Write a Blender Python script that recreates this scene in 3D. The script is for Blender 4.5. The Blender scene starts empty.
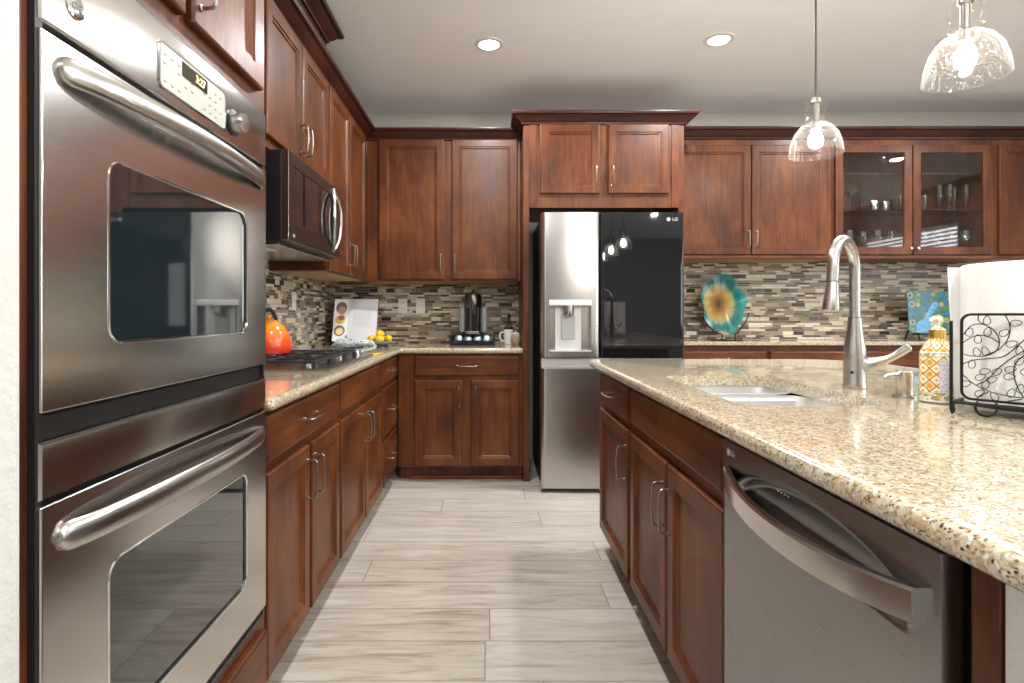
import bpy, bmesh, math, random
from mathutils import Vector, Matrix
R = math.radians
PI = math.pi
random.seed(7)
C = bpy.context.scene.collection
sc = bpy.context.scene

# ---------------------------------------------------------------- camera, world, exposure
EYE = 1.147
cd = bpy.data.cameras.new('camera')
cam = bpy.data.objects.new('camera', cd); C.objects.link(cam)
cam.location = (0, 0, EYE); cam.rotation_euler = (R(90), 0, 0)
cd.sensor_width = 36; cd.lens = 550 / 1024 * 36
cd.shift_x = (512 - 489) / 1024; cd.shift_y = -(341.5 - 313.5) / 1024
cd.clip_start = 0.02
sc.camera = cam
w = bpy.data.worlds.new('world'); sc.world = w; w.use_nodes = True
w.node_tree.nodes['Background'].inputs[0].default_value = (0.85, 0.92, 1, 1)
w.node_tree.nodes['Background'].inputs[1].default_value = 1.0
sc.view_settings.view_transform = 'Standard'
sc.view_settings.look = 'None'
sc.view_settings.gamma = 1
sc.view_settings.use_curve_mapping = False
sc.view_settings.exposure = 0.38
WINDOW_GLOW = 4.0
CAN_POWER = 20.0

# ---------------------------------------------------------------- material helpers
def new_mat(name):
    m = bpy.data.materials.new(name); m.use_nodes = True
    nt = m.node_tree
    return m, nt, nt.nodes['Principled BSDF']
def N(nt, t, **kw):
    n = nt.nodes.new('ShaderNode' + t)
    for k, v in kw.items():
        setattr(n, k, v)
    return n
def L(nt, a, b): nt.links.new(a, b)
def ramp(nt, fac, stops, interp='LINEAR'):
    r = N(nt, 'ValToRGB'); cr = r.color_ramp; cr.interpolation = interp
    while len(cr.elements) < len(stops): cr.elements.new(0.5)
    for e, (p, c) in zip(cr.elements, stops):
        e.position = p; e.color = (c[0], c[1], c[2], 1)
    L(nt, fac, r.inputs[0]); return r.outputs[0]
def math_(nt, op, a, b=None, c=None):
    n = N(nt, 'Math', operation=op)
    for i, v in enumerate((a, b, c)):
        if v is None: continue
        if isinstance(v, (int, float)): n.inputs[i].default_value = v
        else: L(nt, v, n.inputs[i])
    return n.outputs[0]
def noise(nt, vec, scale, detail=3, rough=0.5, dist=0):
    n = N(nt, 'TexNoise'); n.inputs['Scale'].default_value = scale
    n.inputs['Detail'].default_value = detail; n.inputs['Roughness'].default_value = rough
    n.inputs['Distortion'].default_value = dist
    if vec: L(nt, vec, n.inputs['Vector'])
    return n.outputs[0]
def objco(nt, scale=None, rnd=False):
    t = N(nt, 'TexCoord').outputs['Object']
    if rnd:
        oi = N(nt, 'ObjectInfo')
        v = N(nt, 'VectorMath', operation='SCALE'); v.inputs[0].default_value = (3.1, 5.7, 2.3)
        mm = math_(nt, 'MULTIPLY', oi.outputs['Random'], 10.0)
        L(nt, mm, v.inputs['Scale'])
        a = N(nt, 'VectorMath', operation='ADD'); L(nt, t, a.inputs[0]); L(nt, v.outputs[0], a.inputs[1])
        t = a.outputs[0]
    if scale:
        mp = N(nt, 'Mapping'); mp.inputs['Scale'].default_value = scale
        L(nt, t, mp.inputs['Vector']); t = mp.outputs[0]
    return t
def bump(nt, b, h, strength, dist=0.001):
    n = N(nt, 'Bump'); n.inputs['Strength'].default_value = strength; n.inputs['Distance'].default_value = dist
    L(nt, h, n.inputs['Height']); L(nt, n.outputs[0], b.inputs['Normal'])
def plain(name, col, rough=0.5, metal=0, coat=0, emit=0, spec=0.5):
    m, nt, b = new_mat(name)
    b.inputs['Base Color'].default_value = (*col, 1); b.inputs['Roughness'].default_value = rough
    b.inputs['Metallic'].default_value = metal; b.inputs['Coat Weight'].default_value = coat
    b.inputs['Specular IOR Level'].default_value = spec
    if emit:
        b.inputs['Emission Color'].default_value = (*col, 1); b.inputs['Emission Strength'].default_value = emit
    return m
def mottled(name, c1, c2, scale, rough=0.5, metal=0, coat=0, bmp=0):
    m, nt, b = new_mat(name)
    f = noise(nt, objco(nt), scale, 4)
    L(nt, ramp(nt, f, [(0.3, c1), (0.7, c2)]), b.inputs['Base Color'])
    b.inputs['Roughness'].default_value = rough; b.inputs['Metallic'].default_value = metal
    b.inputs['Coat Weight'].default_value = coat
    if bmp: bump(nt, b, f, bmp, 0.002)
    return m
def wood(name, axis, dark, mid, light, coat=0.18):
    m, nt, b = new_mat(name)
    sc_ = [26, 26, 26]; sc_[axis] = 1.6
    g = noise(nt, objco(nt, tuple(sc_), True), 2.2, 5, 0.6, 0.4)
    bs = [2.4, 2.4, 2.4]; bs[axis] = 1.2
    bl = noise(nt, objco(nt, tuple(bs), True), 1.8, 5, 0.62, 0.3)
    mix = math_(nt, 'ADD', math_(nt, 'MULTIPLY', g, 0.32), math_(nt, 'MULTIPLY', bl, 0.68))
    L(nt, ramp(nt, mix, [(0.36, dark), (0.49, mid), (0.63, light)]), b.inputs['Base Color'])
    b.inputs['Roughness'].default_value = 0.45; b.inputs['Specular IOR Level'].default_value = 0.35
    b.inputs['Coat Weight'].default_value = coat; b.inputs['Coat Roughness'].default_value = 0.22
    bump(nt, b, g, 0.08, 0.001)
    return m
CH = ((0.046, 0.0092, 0.0022), (0.100, 0.0245, 0.0050), (0.170, 0.051, 0.0115))
WOOD_V = wood('cherry_wood_upright', 2, *CH)
WOOD_X = wood('cherry_wood_along_x', 0, *CH)
WOOD_Y = wood('cherry_wood_along_y', 1, *CH)
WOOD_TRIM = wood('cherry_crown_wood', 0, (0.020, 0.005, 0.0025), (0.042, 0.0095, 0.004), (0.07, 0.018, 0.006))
UNDER = wood('pale_cabinet_underside', 1, (0.30, 0.18, 0.085), (0.38, 0.24, 0.12), (0.45, 0.30, 0.16), 0)

def steel(name, col, rough, grain=(2, 2, 160), bmp=0.012, aniso=0.0, var=0.2):
    m, nt, b = new_mat(name)
    f = noise(nt, objco(nt, grain), 3.0, 3, 0.6)
    b.inputs['Base Color'].default_value = (*col, 1); b.inputs['Metallic'].default_value = 1
    r = N(nt, 'MapRange'); r.inputs['To Min'].default_value = rough * (1 - var); r.inputs['To Max'].default_value = rough * (1 + var)
    L(nt, f, r.inputs[0]); L(nt, r.outputs[0], b.inputs['Roughness'])
    b.inputs['Anisotropic'].default_value = aniso
    if bmp: bump(nt, b, f, bmp, 0.0006)
    return m
STEEL = steel('brushed_stainless', (0.54, 0.53, 0.52), 0.24)
STEEL_OVEN = steel('oven_stainless', (0.60, 0.585, 0.565), 0.18)
STEEL_DARK = steel('dark_stainless', (0.33, 0.33, 0.335), 0.28, (2, 2, 60), 0, var=0.06)
STEEL_BLACK = steel('black_stainless', (0.17, 0.165, 0.165), 0.24)
NICKEL = steel('satin_nickel', (0.50, 0.485, 0.465), 0.26, (3, 3, 3), 0)
PULL = steel('aged_nickel_pull', (0.30, 0.28, 0.26), 0.3, (3, 3, 3), 0)
CHROME = plain('polished_chrome', (0.8, 0.8, 0.8), 0.08, 1)
SINKM = steel('sink_stainless', (0.80, 0.81, 0.82), 0.38, (2, 90, 2), 0.03)
BLACK = plain('black_plastic', (0.012, 0.012, 0.013), 0.35)
BLACK_GLOSS = plain('gloss_black_glass', (0.006, 0.007, 0.009), 0.03, coat=0.5, spec=0.6)
OVEN_GLASS = plain('dark_oven_glass', (0.010, 0.016, 0.018), 0.03, coat=1.0, spec=0.8)
BLACK_METAL = plain('black_wrought_metal', (0.018, 0.017, 0.017), 0.4, 0.6)
IRON = mottled('cast_iron', (0.012, 0.012, 0.013), (0.03, 0.03, 0.032), 90, 0.55)
WHITE_PL = plain('white_plastic', (0.75, 0.75, 0.73), 0.35)
CERAMIC = plain('white_glazed_ceramic', (0.8, 0.8, 0.78), 0.12, coat=0.4)

def glass(name, tint=(0.97, 0.97, 0.97), gloss=0.08, seeds=0.0, seed_scale=160, facing=0.55, edge=0.75):
    m, nt, b = new_mat(name); nt.nodes.remove(b)
    out = nt.nodes['Material Output']
    tr = N(nt, 'BsdfTransparent'); tr.inputs[0].default_value = (*tint, 1)
    gl = N(nt, 'BsdfGlossy'); gl.inputs['Roughness'].default_value = 0.0
    lw = N(nt, 'LayerWeight'); lw.inputs['Blend'].default_value = facing
    f = math_(nt, 'ADD', math_(nt, 'MULTIPLY', math_(nt, 'POWER', lw.outputs['Facing'], 2.5), edge), gloss)
    mx = N(nt, 'MixShader'); L(nt, f, mx.inputs[0]); L(nt, tr.outputs[0], mx.inputs[1]); L(nt, gl.outputs[0], mx.inputs[2])
    res = mx.outputs[0]
    if seeds:
        df = N(nt, 'BsdfTranslucent'); df.inputs[0].default_value = (0.95, 0.93, 0.9, 1)
        d2 = N(nt, 'BsdfDiffuse'); d2.inputs[0].default_value = (0.95, 0.93, 0.9, 1)
        ad = N(nt, 'MixShader'); ad.inputs[0].default_value = 0.5
        L(nt, df.outputs[0], ad.inputs[1]); L(nt, d2.outputs[0], ad.inputs[2])
        f2 = noise(nt, objco(nt), seed_scale, 3, 0.7)
        f2 = ramp(nt, f2, [(0.57, (0.0,)*3), (0.61, (seeds,)*3)])
        f2 = math_(nt, 'ADD', f2, math_(nt, 'MULTIPLY', math_(nt, 'POWER', lw.outputs['Facing'], 5), 0.03))
        m2 = N(nt, 'MixShader'); L(nt, f2, m2.inputs[0]); L(nt, res, m2.inputs[1]); L(nt, ad.outputs[0], m2.inputs[2])
        res = m2.outputs[0]
    L(nt, res, out.inputs[0])
    return m
PANE = glass('clear_cabinet_pane', (0.95, 0.96, 0.96), 0.035)
STEMWARE = glass('clear_glassware', (0.95, 0.97, 0.97), 0.22, edge=1.0)
SEEDED = glass('seeded_pendant_glass', (0.97, 0.96, 0.94), 0.025, 0.035, seed_scale=190, edge=0.35)

def make_granite():
    m, nt, b = new_mat('speckled_granite')
    co = objco(nt)
    warp = N(nt, 'VectorMath', operation='ADD')
    nn = N(nt, 'TexNoise'); nn.inputs['Scale'].default_value = 40; L(nt, co, nn.inputs['Vector'])
    s = N(nt, 'VectorMath', operation='SCALE'); s.inputs['Scale'].default_value = 0.02
    L(nt, nn.outputs['Color'], s.inputs[0]); L(nt, co, warp.inputs[0]); L(nt, s.outputs[0], warp.inputs[1])
    wv = warp.outputs[0]
    base = noise(nt, wv, 95, 5, 0.65, 0.6)
    c1 = ramp(nt, base, [(0.30, (0.22, 0.16, 0.09)), (0.42, (0.40, 0.32, 0.20)), (0.52, (0.55, 0.475, 0.35)), (0.68, (0.66, 0.62, 0.53))])
    gold = noise(nt, wv, 26, 3, 0.6, 0.5)
    gm = ramp(nt, gold, [(0.55, (0, 0, 0)), (0.64, (1, 1, 1))])
    mix = N(nt, 'MixRGB'); L(nt, math_(nt, 'MULTIPLY', gm, 0.42), mix.inputs[0]); L(nt, c1, mix.inputs[1]); mix.inputs[2].default_value = (0.42, 0.26, 0.09, 1)
    def spots(scale, lo, hi, colr, prev, cap):
        v = N(nt, 'TexVoronoi'); v.inputs['Scale'].default_value = scale; v.inputs['Randomness'].default_value = 1
        L(nt, wv, v.inputs['Vector'])
        sep = N(nt, 'SeparateColor'); L(nt, v.outputs['Color'], sep.inputs[0])
        pick = math_(nt, 'GREATER_THAN', sep.outputs[0], cap)
        near = ramp(nt, v.outputs['Distance'], [(lo, (1, 1, 1)), (hi, (0, 0, 0))])
        mm = N(nt, 'MixRGB'); L(nt, math_(nt, 'MULTIPLY', near, pick), mm.inputs[0]); L(nt, prev, mm.inputs[1])
        mm.inputs[2].default_value = (*colr, 1); return mm.outputs[0]
    c = spots(190, 0.25, 0.5, (0.17, 0.14, 0.11), mix.outputs[0], 0.74)
    c = spots(120, 0.22, 0.45, (0.33, 0.20, 0.075), c, 0.80)
    c = spots(130, 0.2, 0.5, (0.72, 0.70, 0.64), c, 0.70)
    c = spots(210, 0.25, 0.5, (0.045, 0.038, 0.034), c, 0.84)
    L(nt, c, b.inputs['Base Color'])
    b.inputs['Roughness'].default_value = 0.14
    b.inputs['Coat Weight'].default_value = 0.6; b.inputs['Coat Roughness'].default_value = 0.04
    return m
GRANITE = make_granite()

def make_mosaic():
    m, nt, b = new_mat('linear_mosaic_tile')
    co = objco(nt); sx = N(nt, 'SeparateXYZ'); L(nt, co, sx.inputs[0])
    u = math_(nt, 'ADD', sx.outputs[0], sx.outputs[1]); z = sx.outputs[2]
    v = math_(nt, 'DIVIDE', z, 0.112)
    cell = math_(nt, 'FLOOR', v); f = math_(nt, 'FRACT', v)
    S7 = 1 / 7
    kk = math_(nt, 'MINIMUM', math_(nt, 'FLOOR', math_(nt, 'DIVIDE', f, S7)), 5)
    row = math_(nt, 'ADD', math_(nt, 'MULTIPLY', cell, 6), kk)
    lo = math_(nt, 'MULTIPLY', kk, S7)
    hgt = math_(nt, 'ADD', S7, math_(nt, 'MULTIPLY', math_(nt, 'GREATER_THAN', kk, 4.5), S7))
    inz = math_(nt, 'SUBTRACT', f, lo)
    dz = math_(nt, 'MULTIPLY', math_(nt, 'MINIMUM', inz, math_(nt, 'SUBTRACT', hgt, inz)), 0.112)
    wn = N(nt, 'TexWhiteNoise', noise_dimensions='1D'); L(nt, row, wn.inputs['W'])
    width = math_(nt, 'ADD', 0.06, math_(nt, 'MULTIPLY', wn.outputs[0], 0.06))
    uu = math_(nt, 'ADD', math_(nt, 'DIVIDE', u, width), math_(nt, 'MULTIPLY', wn.outputs[0], 37.0))
    ci = math_(nt, 'FLOOR', uu); fu = math_(nt, 'FRACT', uu)
    du = math_(nt, 'MULTIPLY', math_(nt, 'MINIMUM', fu, math_(nt, 'SUBTRACT', 1, fu)), width)
    d = math_(nt, 'MINIMUM', du, dz)
    cv = N(nt, 'CombineXYZ'); L(nt, ci, cv.inputs[0]); L(nt, row, cv.inputs[1])
    w2 = N(nt, 'TexWhiteNoise', noise_dimensions='3D'); L(nt, cv.outputs[0], w2.inputs['Vector'])
    col = ramp(nt, w2.outputs[0], [(0, (0.72, 0.64, 0.50)), (0.22, (0.44, 0.36, 0.26)), (0.38, (0.27, 0.21, 0.145)), (0.56, (0.115, 0.08, 0.055)),
                                   (0.70, (0.035, 0.025, 0.018)), (0.84, (0.78, 0.73, 0.62)), (0.92, (0.18, 0.15, 0.12))], 'CONSTANT')
    vein = noise(nt, objco(nt, (3, 3, 40)), 9, 3)
    vm = N(nt, 'MixRGB', blend_type='MULTIPLY'); vm.inputs[0].default_value = 0.6
    L(nt, col, vm.inputs[1]); L(nt, ramp(nt, vein, [(0.3, (0.7, 0.68, 0.66)), (0.7, (1.1, 1.1, 1.1))]), vm.inputs[2])
    edge = ramp(nt, d, [(0.0006, (1, 1, 1)), (0.0014, (0, 0, 0))])
    mm = N(nt, 'MixRGB'); L(nt, edge, mm.inputs[0]); L(nt, vm.outputs[0], mm.inputs[1]); mm.inputs[2].default_value = (0.33, 0.28, 0.22, 1)
    L(nt, mm.outputs[0], b.inputs['Base Color'])
    L(nt, ramp(nt, w2.outputs[0], [(0, (0.4,)*3), (0.38, (0.28,)*3), (0.6, (0.24,)*3), (0.84, (0.4,)*3)], 'CONSTANT'), b.inputs['Roughness'])
    bump(nt, b, ramp(nt, d, [(0.0, (0, 0, 0)), (0.0018, (1, 1, 1))]), 0.35, 0.0015)
    return m
MOSAIC = make_mosaic()

def make_floor():
    m, nt, b = new_mat('greyed_oak_planks')
    co = objco(nt); sx = N(nt, 'SeparateXYZ'); L(nt, co, sx.inputs[0])
    v = math_(nt, 'DIVIDE', math_(nt, 'SUBTRACT', sx.outputs[1], 1.926), 0.2105)
    row = math_(nt, 'FLOOR', v); fv = math_(nt, 'FRACT', v)
    wn = N(nt, 'TexWhiteNoise', noise_dimensions='1D'); L(nt, math_(nt, 'ADD', row, 3.3), wn.inputs['W'])
    uu = math_(nt, 'ADD', math_(nt, 'DIVIDE', sx.outputs[0], 1.25), math_(nt, 'MULTIPLY', wn.outputs[0], 5))
    ci = math_(nt, 'FLOOR', uu); fu = math_(nt, 'FRACT', uu)
    d = math_(nt, 'MINIMUM', math_(nt, 'MULTIPLY', math_(nt, 'MINIMUM', fu, math_(nt, 'SUBTRACT', 1, fu)), 1.25),
              math_(nt, 'MULTIPLY', math_(nt, 'MINIMUM', fv, math_(nt, 'SUBTRACT', 1, fv)), 0.2105))
    cv = N(nt, 'CombineXYZ'); L(nt, ci, cv.inputs[0]); L(nt, row, cv.inputs[1])
    w2 = N(nt, 'TexWhiteNoise', noise_dimensions='3D'); L(nt, cv.outputs[0], w2.inputs['Vector'])
    off = N(nt, 'VectorMath', operation='SCALE'); off.inputs['Scale'].default_value = 9; L(nt, w2.outputs['Color'], off.inputs[0])
    add = N(nt, 'VectorMath', operation='ADD'); L(nt, co, add.inputs[0]); L(nt, off.outputs[0], add.inputs[1])
    mp = N(nt, 'Mapping'); mp.inputs['Scale'].default_value = (1.0, 7.5, 1); L(nt, add.outputs[0], mp.inputs['Vector'])
    g = noise(nt, mp.outputs[0], 3.2, 6, 0.62, 0.8)
    mp2 = N(nt, 'Mapping'); mp2.inputs['Scale'].default_value = (1.6, 60, 1); L(nt, add.outputs[0], mp2.inputs['Vector'])
    g2 = noise(nt, mp2.outputs[0], 4, 3, 0.6)
    gg = math_(nt, 'ADD', math_(nt, 'MULTIPLY', g, 0.88), math_(nt, 'MULTIPLY', g2, 0.12))
    gg = math_(nt, 'ADD', gg, math_(nt, 'MULTIPLY', math_(nt, 'SUBTRACT', w2.outputs[0], 0.5), 0.22))
    col = ramp(nt, gg, [(0.26, (0.31, 0.26, 0.205)), (0.38, (0.43, 0.38, 0.32)), (0.54, (0.52, 0.475, 0.415)), (0.72, (0.585, 0.55, 0.50))])
    mm = N(nt, 'MixRGB'); L(nt, ramp(nt, d, [(0.0008, (1, 1, 1)), (0.0022, (0, 0, 0))]), mm.inputs[0]); L(nt, col, mm.inputs[1]); mm.inputs[2].default_value = (0.2, 0.175, 0.145, 1)
    L(nt, mm.outputs[0], b.inputs['Base Color'])
    b.inputs['Roughness'].default_value = 0.42
    bump(nt, b, gg, 0.08, 0.002)
    return m
FLOORM = make_floor()
def paint(name, col, scale, strength):
    m, nt, b = new_mat(name)
    b.inputs['Base Color'].default_value = (*col, 1); b.inputs['Roughness'].default_value = 0.85
    bump(nt, b, noise(nt, objco(nt), scale, 3), strength, 0.004)
    return m
CEIL = paint('ceiling_paint', (0.92, 0.94, 0.955), 30, 0.05)
ROOMP = paint('taupe_wall_paint', (0.36, 0.33, 0.30), 30, 0.1)  # unseen walls toned down to dim reflections in steel and black glass
WALLP = paint('greige_wall_paint', (0.68, 0.645, 0.595), 30, 0.1)
PLASTER = paint('white_textured_plaster', (0.62, 0.62, 0.60), 70, 0.55)

# ---------------------------------------------------------------- mesh helpers
class Fr:
    """a cabinet face: u runs along it, z up, d out of it"""
    def __init__(s, kind, plane): s.k, s.p = kind, plane
    def __call__(s, u, z, d):
        if s.k == 'x+': return Vector((s.p + d, u, z))
        if s.k == 'x-': return Vector((s.p - d, u, z))
        return Vector((u, s.p - d, z))
class MB:
    def __init__(s): s.bm = bmesh.new()
    def loops(s, lps, cap0=True, cap1=True, closed=True):
        vs = [[s.bm.verts.new(p) for p in lp] for lp in lps]
        n = len(vs[0])
        for a, b in zip(vs, vs[1:]):
            for i in range(n if closed else n - 1):
                j = (i + 1) % n
                s.bm.faces.new((a[i], a[j], b[j], b[i]))
        if cap0: s.bm.faces.new(list(reversed(vs[0])))
        if cap1: s.bm.faces.new(vs[-1])
        return s
    def box(s, a, b):
        x0, x1 = sorted((a[0], b[0])); y0, y1 = sorted((a[1], b[1])); z0, z1 = sorted((a[2], b[2]))
        return s.loops([[(x0, y0, z), (x1, y0, z), (x1, y1, z), (x0, y1, z)] for z in (z0, z1)])
    def fbox(s, F, u0, u1, z0, z1, d0, d1): return s.box(F(u0, z0, d0), F(u1, z1, d1))
    def framed(s, F, u0, u1, z0, z1, prof):
        """rectangular loops at (inset, depth) steps: doors, drawer fronts"""
        lp = []
        for i, d in prof:
            lp.append([F(u0 + i, z0 + i, d), F(u1 - i, z0 + i, d), F(u1 - i, z1 - i, d), F(u0 + i, z1 - i, d)])
        return s.loops(lp)
    def tube(s, path, r, n=8, caps=True, closed=False):
        P = [Vector(p) for p in path]; m = len(P)
        rs = r if isinstance(r, (list, tuple)) else [r] * m
        lp = []; up = None
        for i in range(m):
            if closed: t = P[(i + 1) % m] - P[i - 1]
            else: t = P[min(i + 1, m - 1)] - P[max(i - 1, 0)]
            t.normalize()
            if up is None:
                up = t.orthogonal().normalized()
            up = (up - t * up.dot(t)).normalized(); sd = t.cross(up)
            lp.append([P[i] + (up * math.cos(2 * PI * k / n) + sd * math.sin(2 * PI * k / n)) * rs[i] for k in range(n)])
        if closed: lp.append(lp[0]); return s.loops(lp, False, False)
        return s.loops(lp, caps, caps)
    def lathe(s, prof, c=(0, 0, 0), n=32, M=None, cap0=True, cap1=True):
        lp = []
        for r, z in prof:
            ring = [Vector((r * math.cos(2 * PI * k / n), r * math.sin(2 * PI * k / n), z)) for k in range(n)]
            lp.append([(M @ p if M else p) + Vector(c) for p in ring])
        return s.loops(lp, cap0, cap1)
    def plate(s, outer, holes, fn, d0, d1):
        """flat slab between depths d0,d1 with holes; fn maps (a,b,d) to a point"""
        for d in (d0, d1):
            es = []
            for lp in [outer] + holes:
                vs = [s.bm.verts.new(fn(a, b, d)) for a, b in lp]
                es += [s.bm.edges.new((vs[i], vs[(i + 1) % len(vs)])) for i in range(len(vs))]
            bmesh.ops.triangle_fill(s.bm, edges=es, use_beauty=True)
        for lp in [outer] + holes:
            s.loops([[fn(a, b, d) for a, b in lp] for d in (d0, d1)], False, False)
        bmesh.ops.remove_doubles(s.bm, verts=s.bm.verts, dist=1e-5)
        return s
    def relief(s, us, zs, fn, F, back):
        """a panel whose face depth is fn(u,z), closed behind at depth back"""
        g = [[s.bm.verts.new(F(u, z, fn(u, z))) for u in us] for z in zs]
        for j in range(len(zs) - 1):
            for i in range(len(us) - 1):
                s.bm.faces.new((g[j][i], g[j][i + 1], g[j + 1][i + 1], g[j + 1][i]))
        rim = g[0] + [r[-1] for r in g[1:]] + g[-1][-2::-1] + [r[0] for r in g[-2:0:-1]]
        uz = [(u, zs[0]) for u in us] + [(us[-1], z) for z in zs[1:]] + [(u, zs[-1]) for u in us[-2::-1]] + [(us[0], z) for z in zs[-2:0:-1]]
        bk = [s.bm.verts.new(F(u, z, back)) for u, z in uz]
        n = len(rim)
        for i in range(n):
            j = (i + 1) % n
            s.bm.faces.new((rim[i], rim[j], bk[j], bk[i]))
        s.bm.faces.new(bk)
        return s
    def ball(s, c, r, n=16, m=10, sc3=(1, 1, 1)):
        lp = []
        for j in range(1, m):
            a = PI * j / m
            lp.append([Vector(c) + Vector((math.sin(a) * math.cos(2 * PI * k / n) * r * sc3[0], math.sin(a) * math.sin(2 * PI * k / n) * r * sc3[1], -math.cos(a) * r * sc3[2])) for k in range(n)])
        return s.loops(lp)
OFF = {}
def link(name, mb, mat, off, bevel=0, smooth=0.6, segs=2):
    bm = mb.bm
    if off is not None: bmesh.ops.translate(bm, verts=bm.verts, vec=-Vector(off))
    bmesh.ops.recalc_face_normals(bm, faces=bm.faces)
    me = bpy.data.meshes.new(name); bm.to_mesh(me); bm.free()
    for p in me.polygons: p.use_smooth = True
    if not bevel: me.set_sharp_from_angle(angle=smooth)
    o = bpy.data.objects.new(name, me); C.objects.link(o)
    me.materials.append(mat)
    if bevel:
        md = o.modifiers.new('bevel', 'BEVEL'); md.width = bevel; md.segments = segs
        md.limit_method = 'ANGLE'; md.angle_limit = R(40); md.harden_normals = True
    return o
def tag(o, label, cat, group=None):
    o['label'] = label; o['category'] = cat
    if group: o['group'] = group
    return o
def thing(name, label, cat, loc, rz=0, group=None, local=False):
    o = bpy.data.objects.new(name, None); C.objects.link(o)
    o.empty_display_size = 0.05
    o.location = loc; o.rotation_euler = (0, 0, rz)
    OFF[o] = Vector((0, 0, 0)) if (local or rz) else Vector(loc)
    return tag(o, label, cat, group)
def part(name, mb, mat, parent, label=None, **kw):
    o = link(name, mb, mat, OFF[parent], **kw)
    o.parent = parent; OFF[o] = OFF[parent]
    if label: o['label'] = label
    return o
def single(name, mb, mat, label, cat, loc=(0, 0, 0), group=None, local=False, **kw):
    o = link(name, mb, mat, None if local else loc, **kw); o.location = loc
    return tag(o, label, cat, group)
def struct(name, mb, mat, **kw):
    o = link(name, mb, mat, None, **kw); o['kind'] = 'structure'; OFF[o] = Vector((0, 0, 0)); return o
def kids(o): return [c for c in bpy.data.objects if c.parent == o]
def dup(root, loc, rz=None, label=None, group=None):
    r = root.copy(); C.objects.link(r); r.location = loc
    if rz is not None: r.rotation_euler = (0, 0, rz)
    if label: r['label'] = label
    if group: r['group'] = group
    for ch in kids(root):
        c = ch.copy(); C.objects.link(c); c.parent = r
        for g in kids(ch):
            d = g.copy(); C.objects.link(d); d.parent = c
    return r
def rrect(a0, a1, b0, b1, r, n=6):
    pts = []
    for ca, cb, s in ((a1 - r, b0 + r, -90), (a1 - r, b1 - r, 0), (a0 + r, b1 - r, 90), (a0 + r, b0 + r, 180)):
        for k in range(n + 1):
            t = R(s + 90 * k / n); pts.append((ca + r * math.cos(t), cb + r * math.sin(t)))
    return pts
def spline(pts, n=6):
    P = [Vector(p) for p in pts]; out = []
    for i in range(len(P) - 1):
        a, b, c, d = P[max(i - 1, 0)], P[i], P[i + 1], P[min(i + 2, len(P) - 1)]
        for k in range(n):
            t = k / n
            out.append(0.5 * ((2 * b) + (c - a) * t + (2 * a - 5 * b + 4 * c - d) * t * t + (3 * b - a - 3 * c + d) * t ** 3))
    out.append(P[-1]); return out
def linspace(a, b, n): return [a + (b - a) * i / (n - 1) for i in range(n)]
def text_mb(txt, size, M, depth=0.0004):
    cu = bpy.data.curves.new('txt', 'FONT'); cu.body = txt; cu.size = size; cu.extrude = depth
    cu.align_x = 'CENTER'; cu.align_y = 'CENTER'
    o = bpy.data.objects.new('txt', cu); C.objects.link(o)
    me = o.to_mesh(); mb = MB(); mb.bm.from_mesh(me); o.to_mesh_clear()
    bpy.data.objects.remove(o); bpy.data.curves.remove(cu)
    bmesh.ops.transform(mb.bm, matrix=M, verts=mb.bm.verts)
    return mb
def basis(x, y, z, o):
    M = Matrix.Identity(4)
    for i, v in enumerate((x, y, z)):
        for j in range(3): M[j][i] = v[j]
    for j in range(3): M[j][3] = o[j]
    return M
# faces seen from in front: text basis for each facing
def face_basis(kind, o):
    if kind == 'x+': return basis((0, 1, 0), (0, 0, 1), (1, 0, 0), o)
    if kind == 'x-': return basis((0, -1, 0), (0, 0, 1), (-1, 0, 0), o)
    return basis((1, 0, 0), (0, 0, 1), (0, -1, 0), o)

# ---------------------------------------------------------------- the room
BACK, LEFT, RIGHT, REAR, TOP = 4.36, -1.225, 5.6, -4.6, 2.742
struct('floor', MB().box((LEFT - .2, REAR - .2, -0.1), (RIGHT + .2, BACK + .2, 0)), FLOORM)
struct('ceiling', MB().box((LEFT - .2, REAR - .2, TOP), (RIGHT + .2, BACK + .2, TOP + 0.1)), CEIL)
struct('wall_back', MB().box((LEFT - .1, BACK, 0), (RIGHT + .1, BACK + .1, TOP)), WALLP)
struct('wall_left', MB().box((LEFT - .1, 0.715, 0), (LEFT, BACK, TOP)), WALLP)
struct('wall_left_near', MB().box((LEFT - .1, REAR, 0), (-0.606, 0.712, TOP)), PLASTER, bevel=0.004, segs=3)
def wall_hole(name, kind, plane, u0, u1, holes):
    fn = (lambda a, b, d: (plane + d, a, b)) if kind == 'x' else (lambda a, b, d: (a, plane + d, b))
    mb = MB().plate([(u0, 0), (u1, 0), (u1, TOP), (u0, TOP)], [[(h[0], h[2]), (h[1], h[2]), (h[1], h[3]), (h[0], h[3])] for h in holes], fn, 0, 0.12)
    return struct(name, mb, ROOMP)
RW = [(-2.6, -0.9, 0.85, 2.25), (-0.2, 1.5, 0.85, 2.25)]
BW = [(2.06, 2.22, 0.9, 2.2), (4.45, 5.45, 0.85, 2.25)]  # first opening is added out of view, narrow, to streak the refrigerator door
wall_hole('wall_right', 'x', RIGHT, REAR, BACK, RW)
wall_hole('wall_rear', 'y', REAR - 0.12, -0.61, RIGHT, BW)
GLOW = plain('daylit_window_pane', (0.95, 0.98, 1.0), 0.3, emit=WINDOW_GLOW)
WFR = plain('white_window_frame', (0.8, 0.8, 0.78), 0.4)
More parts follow.
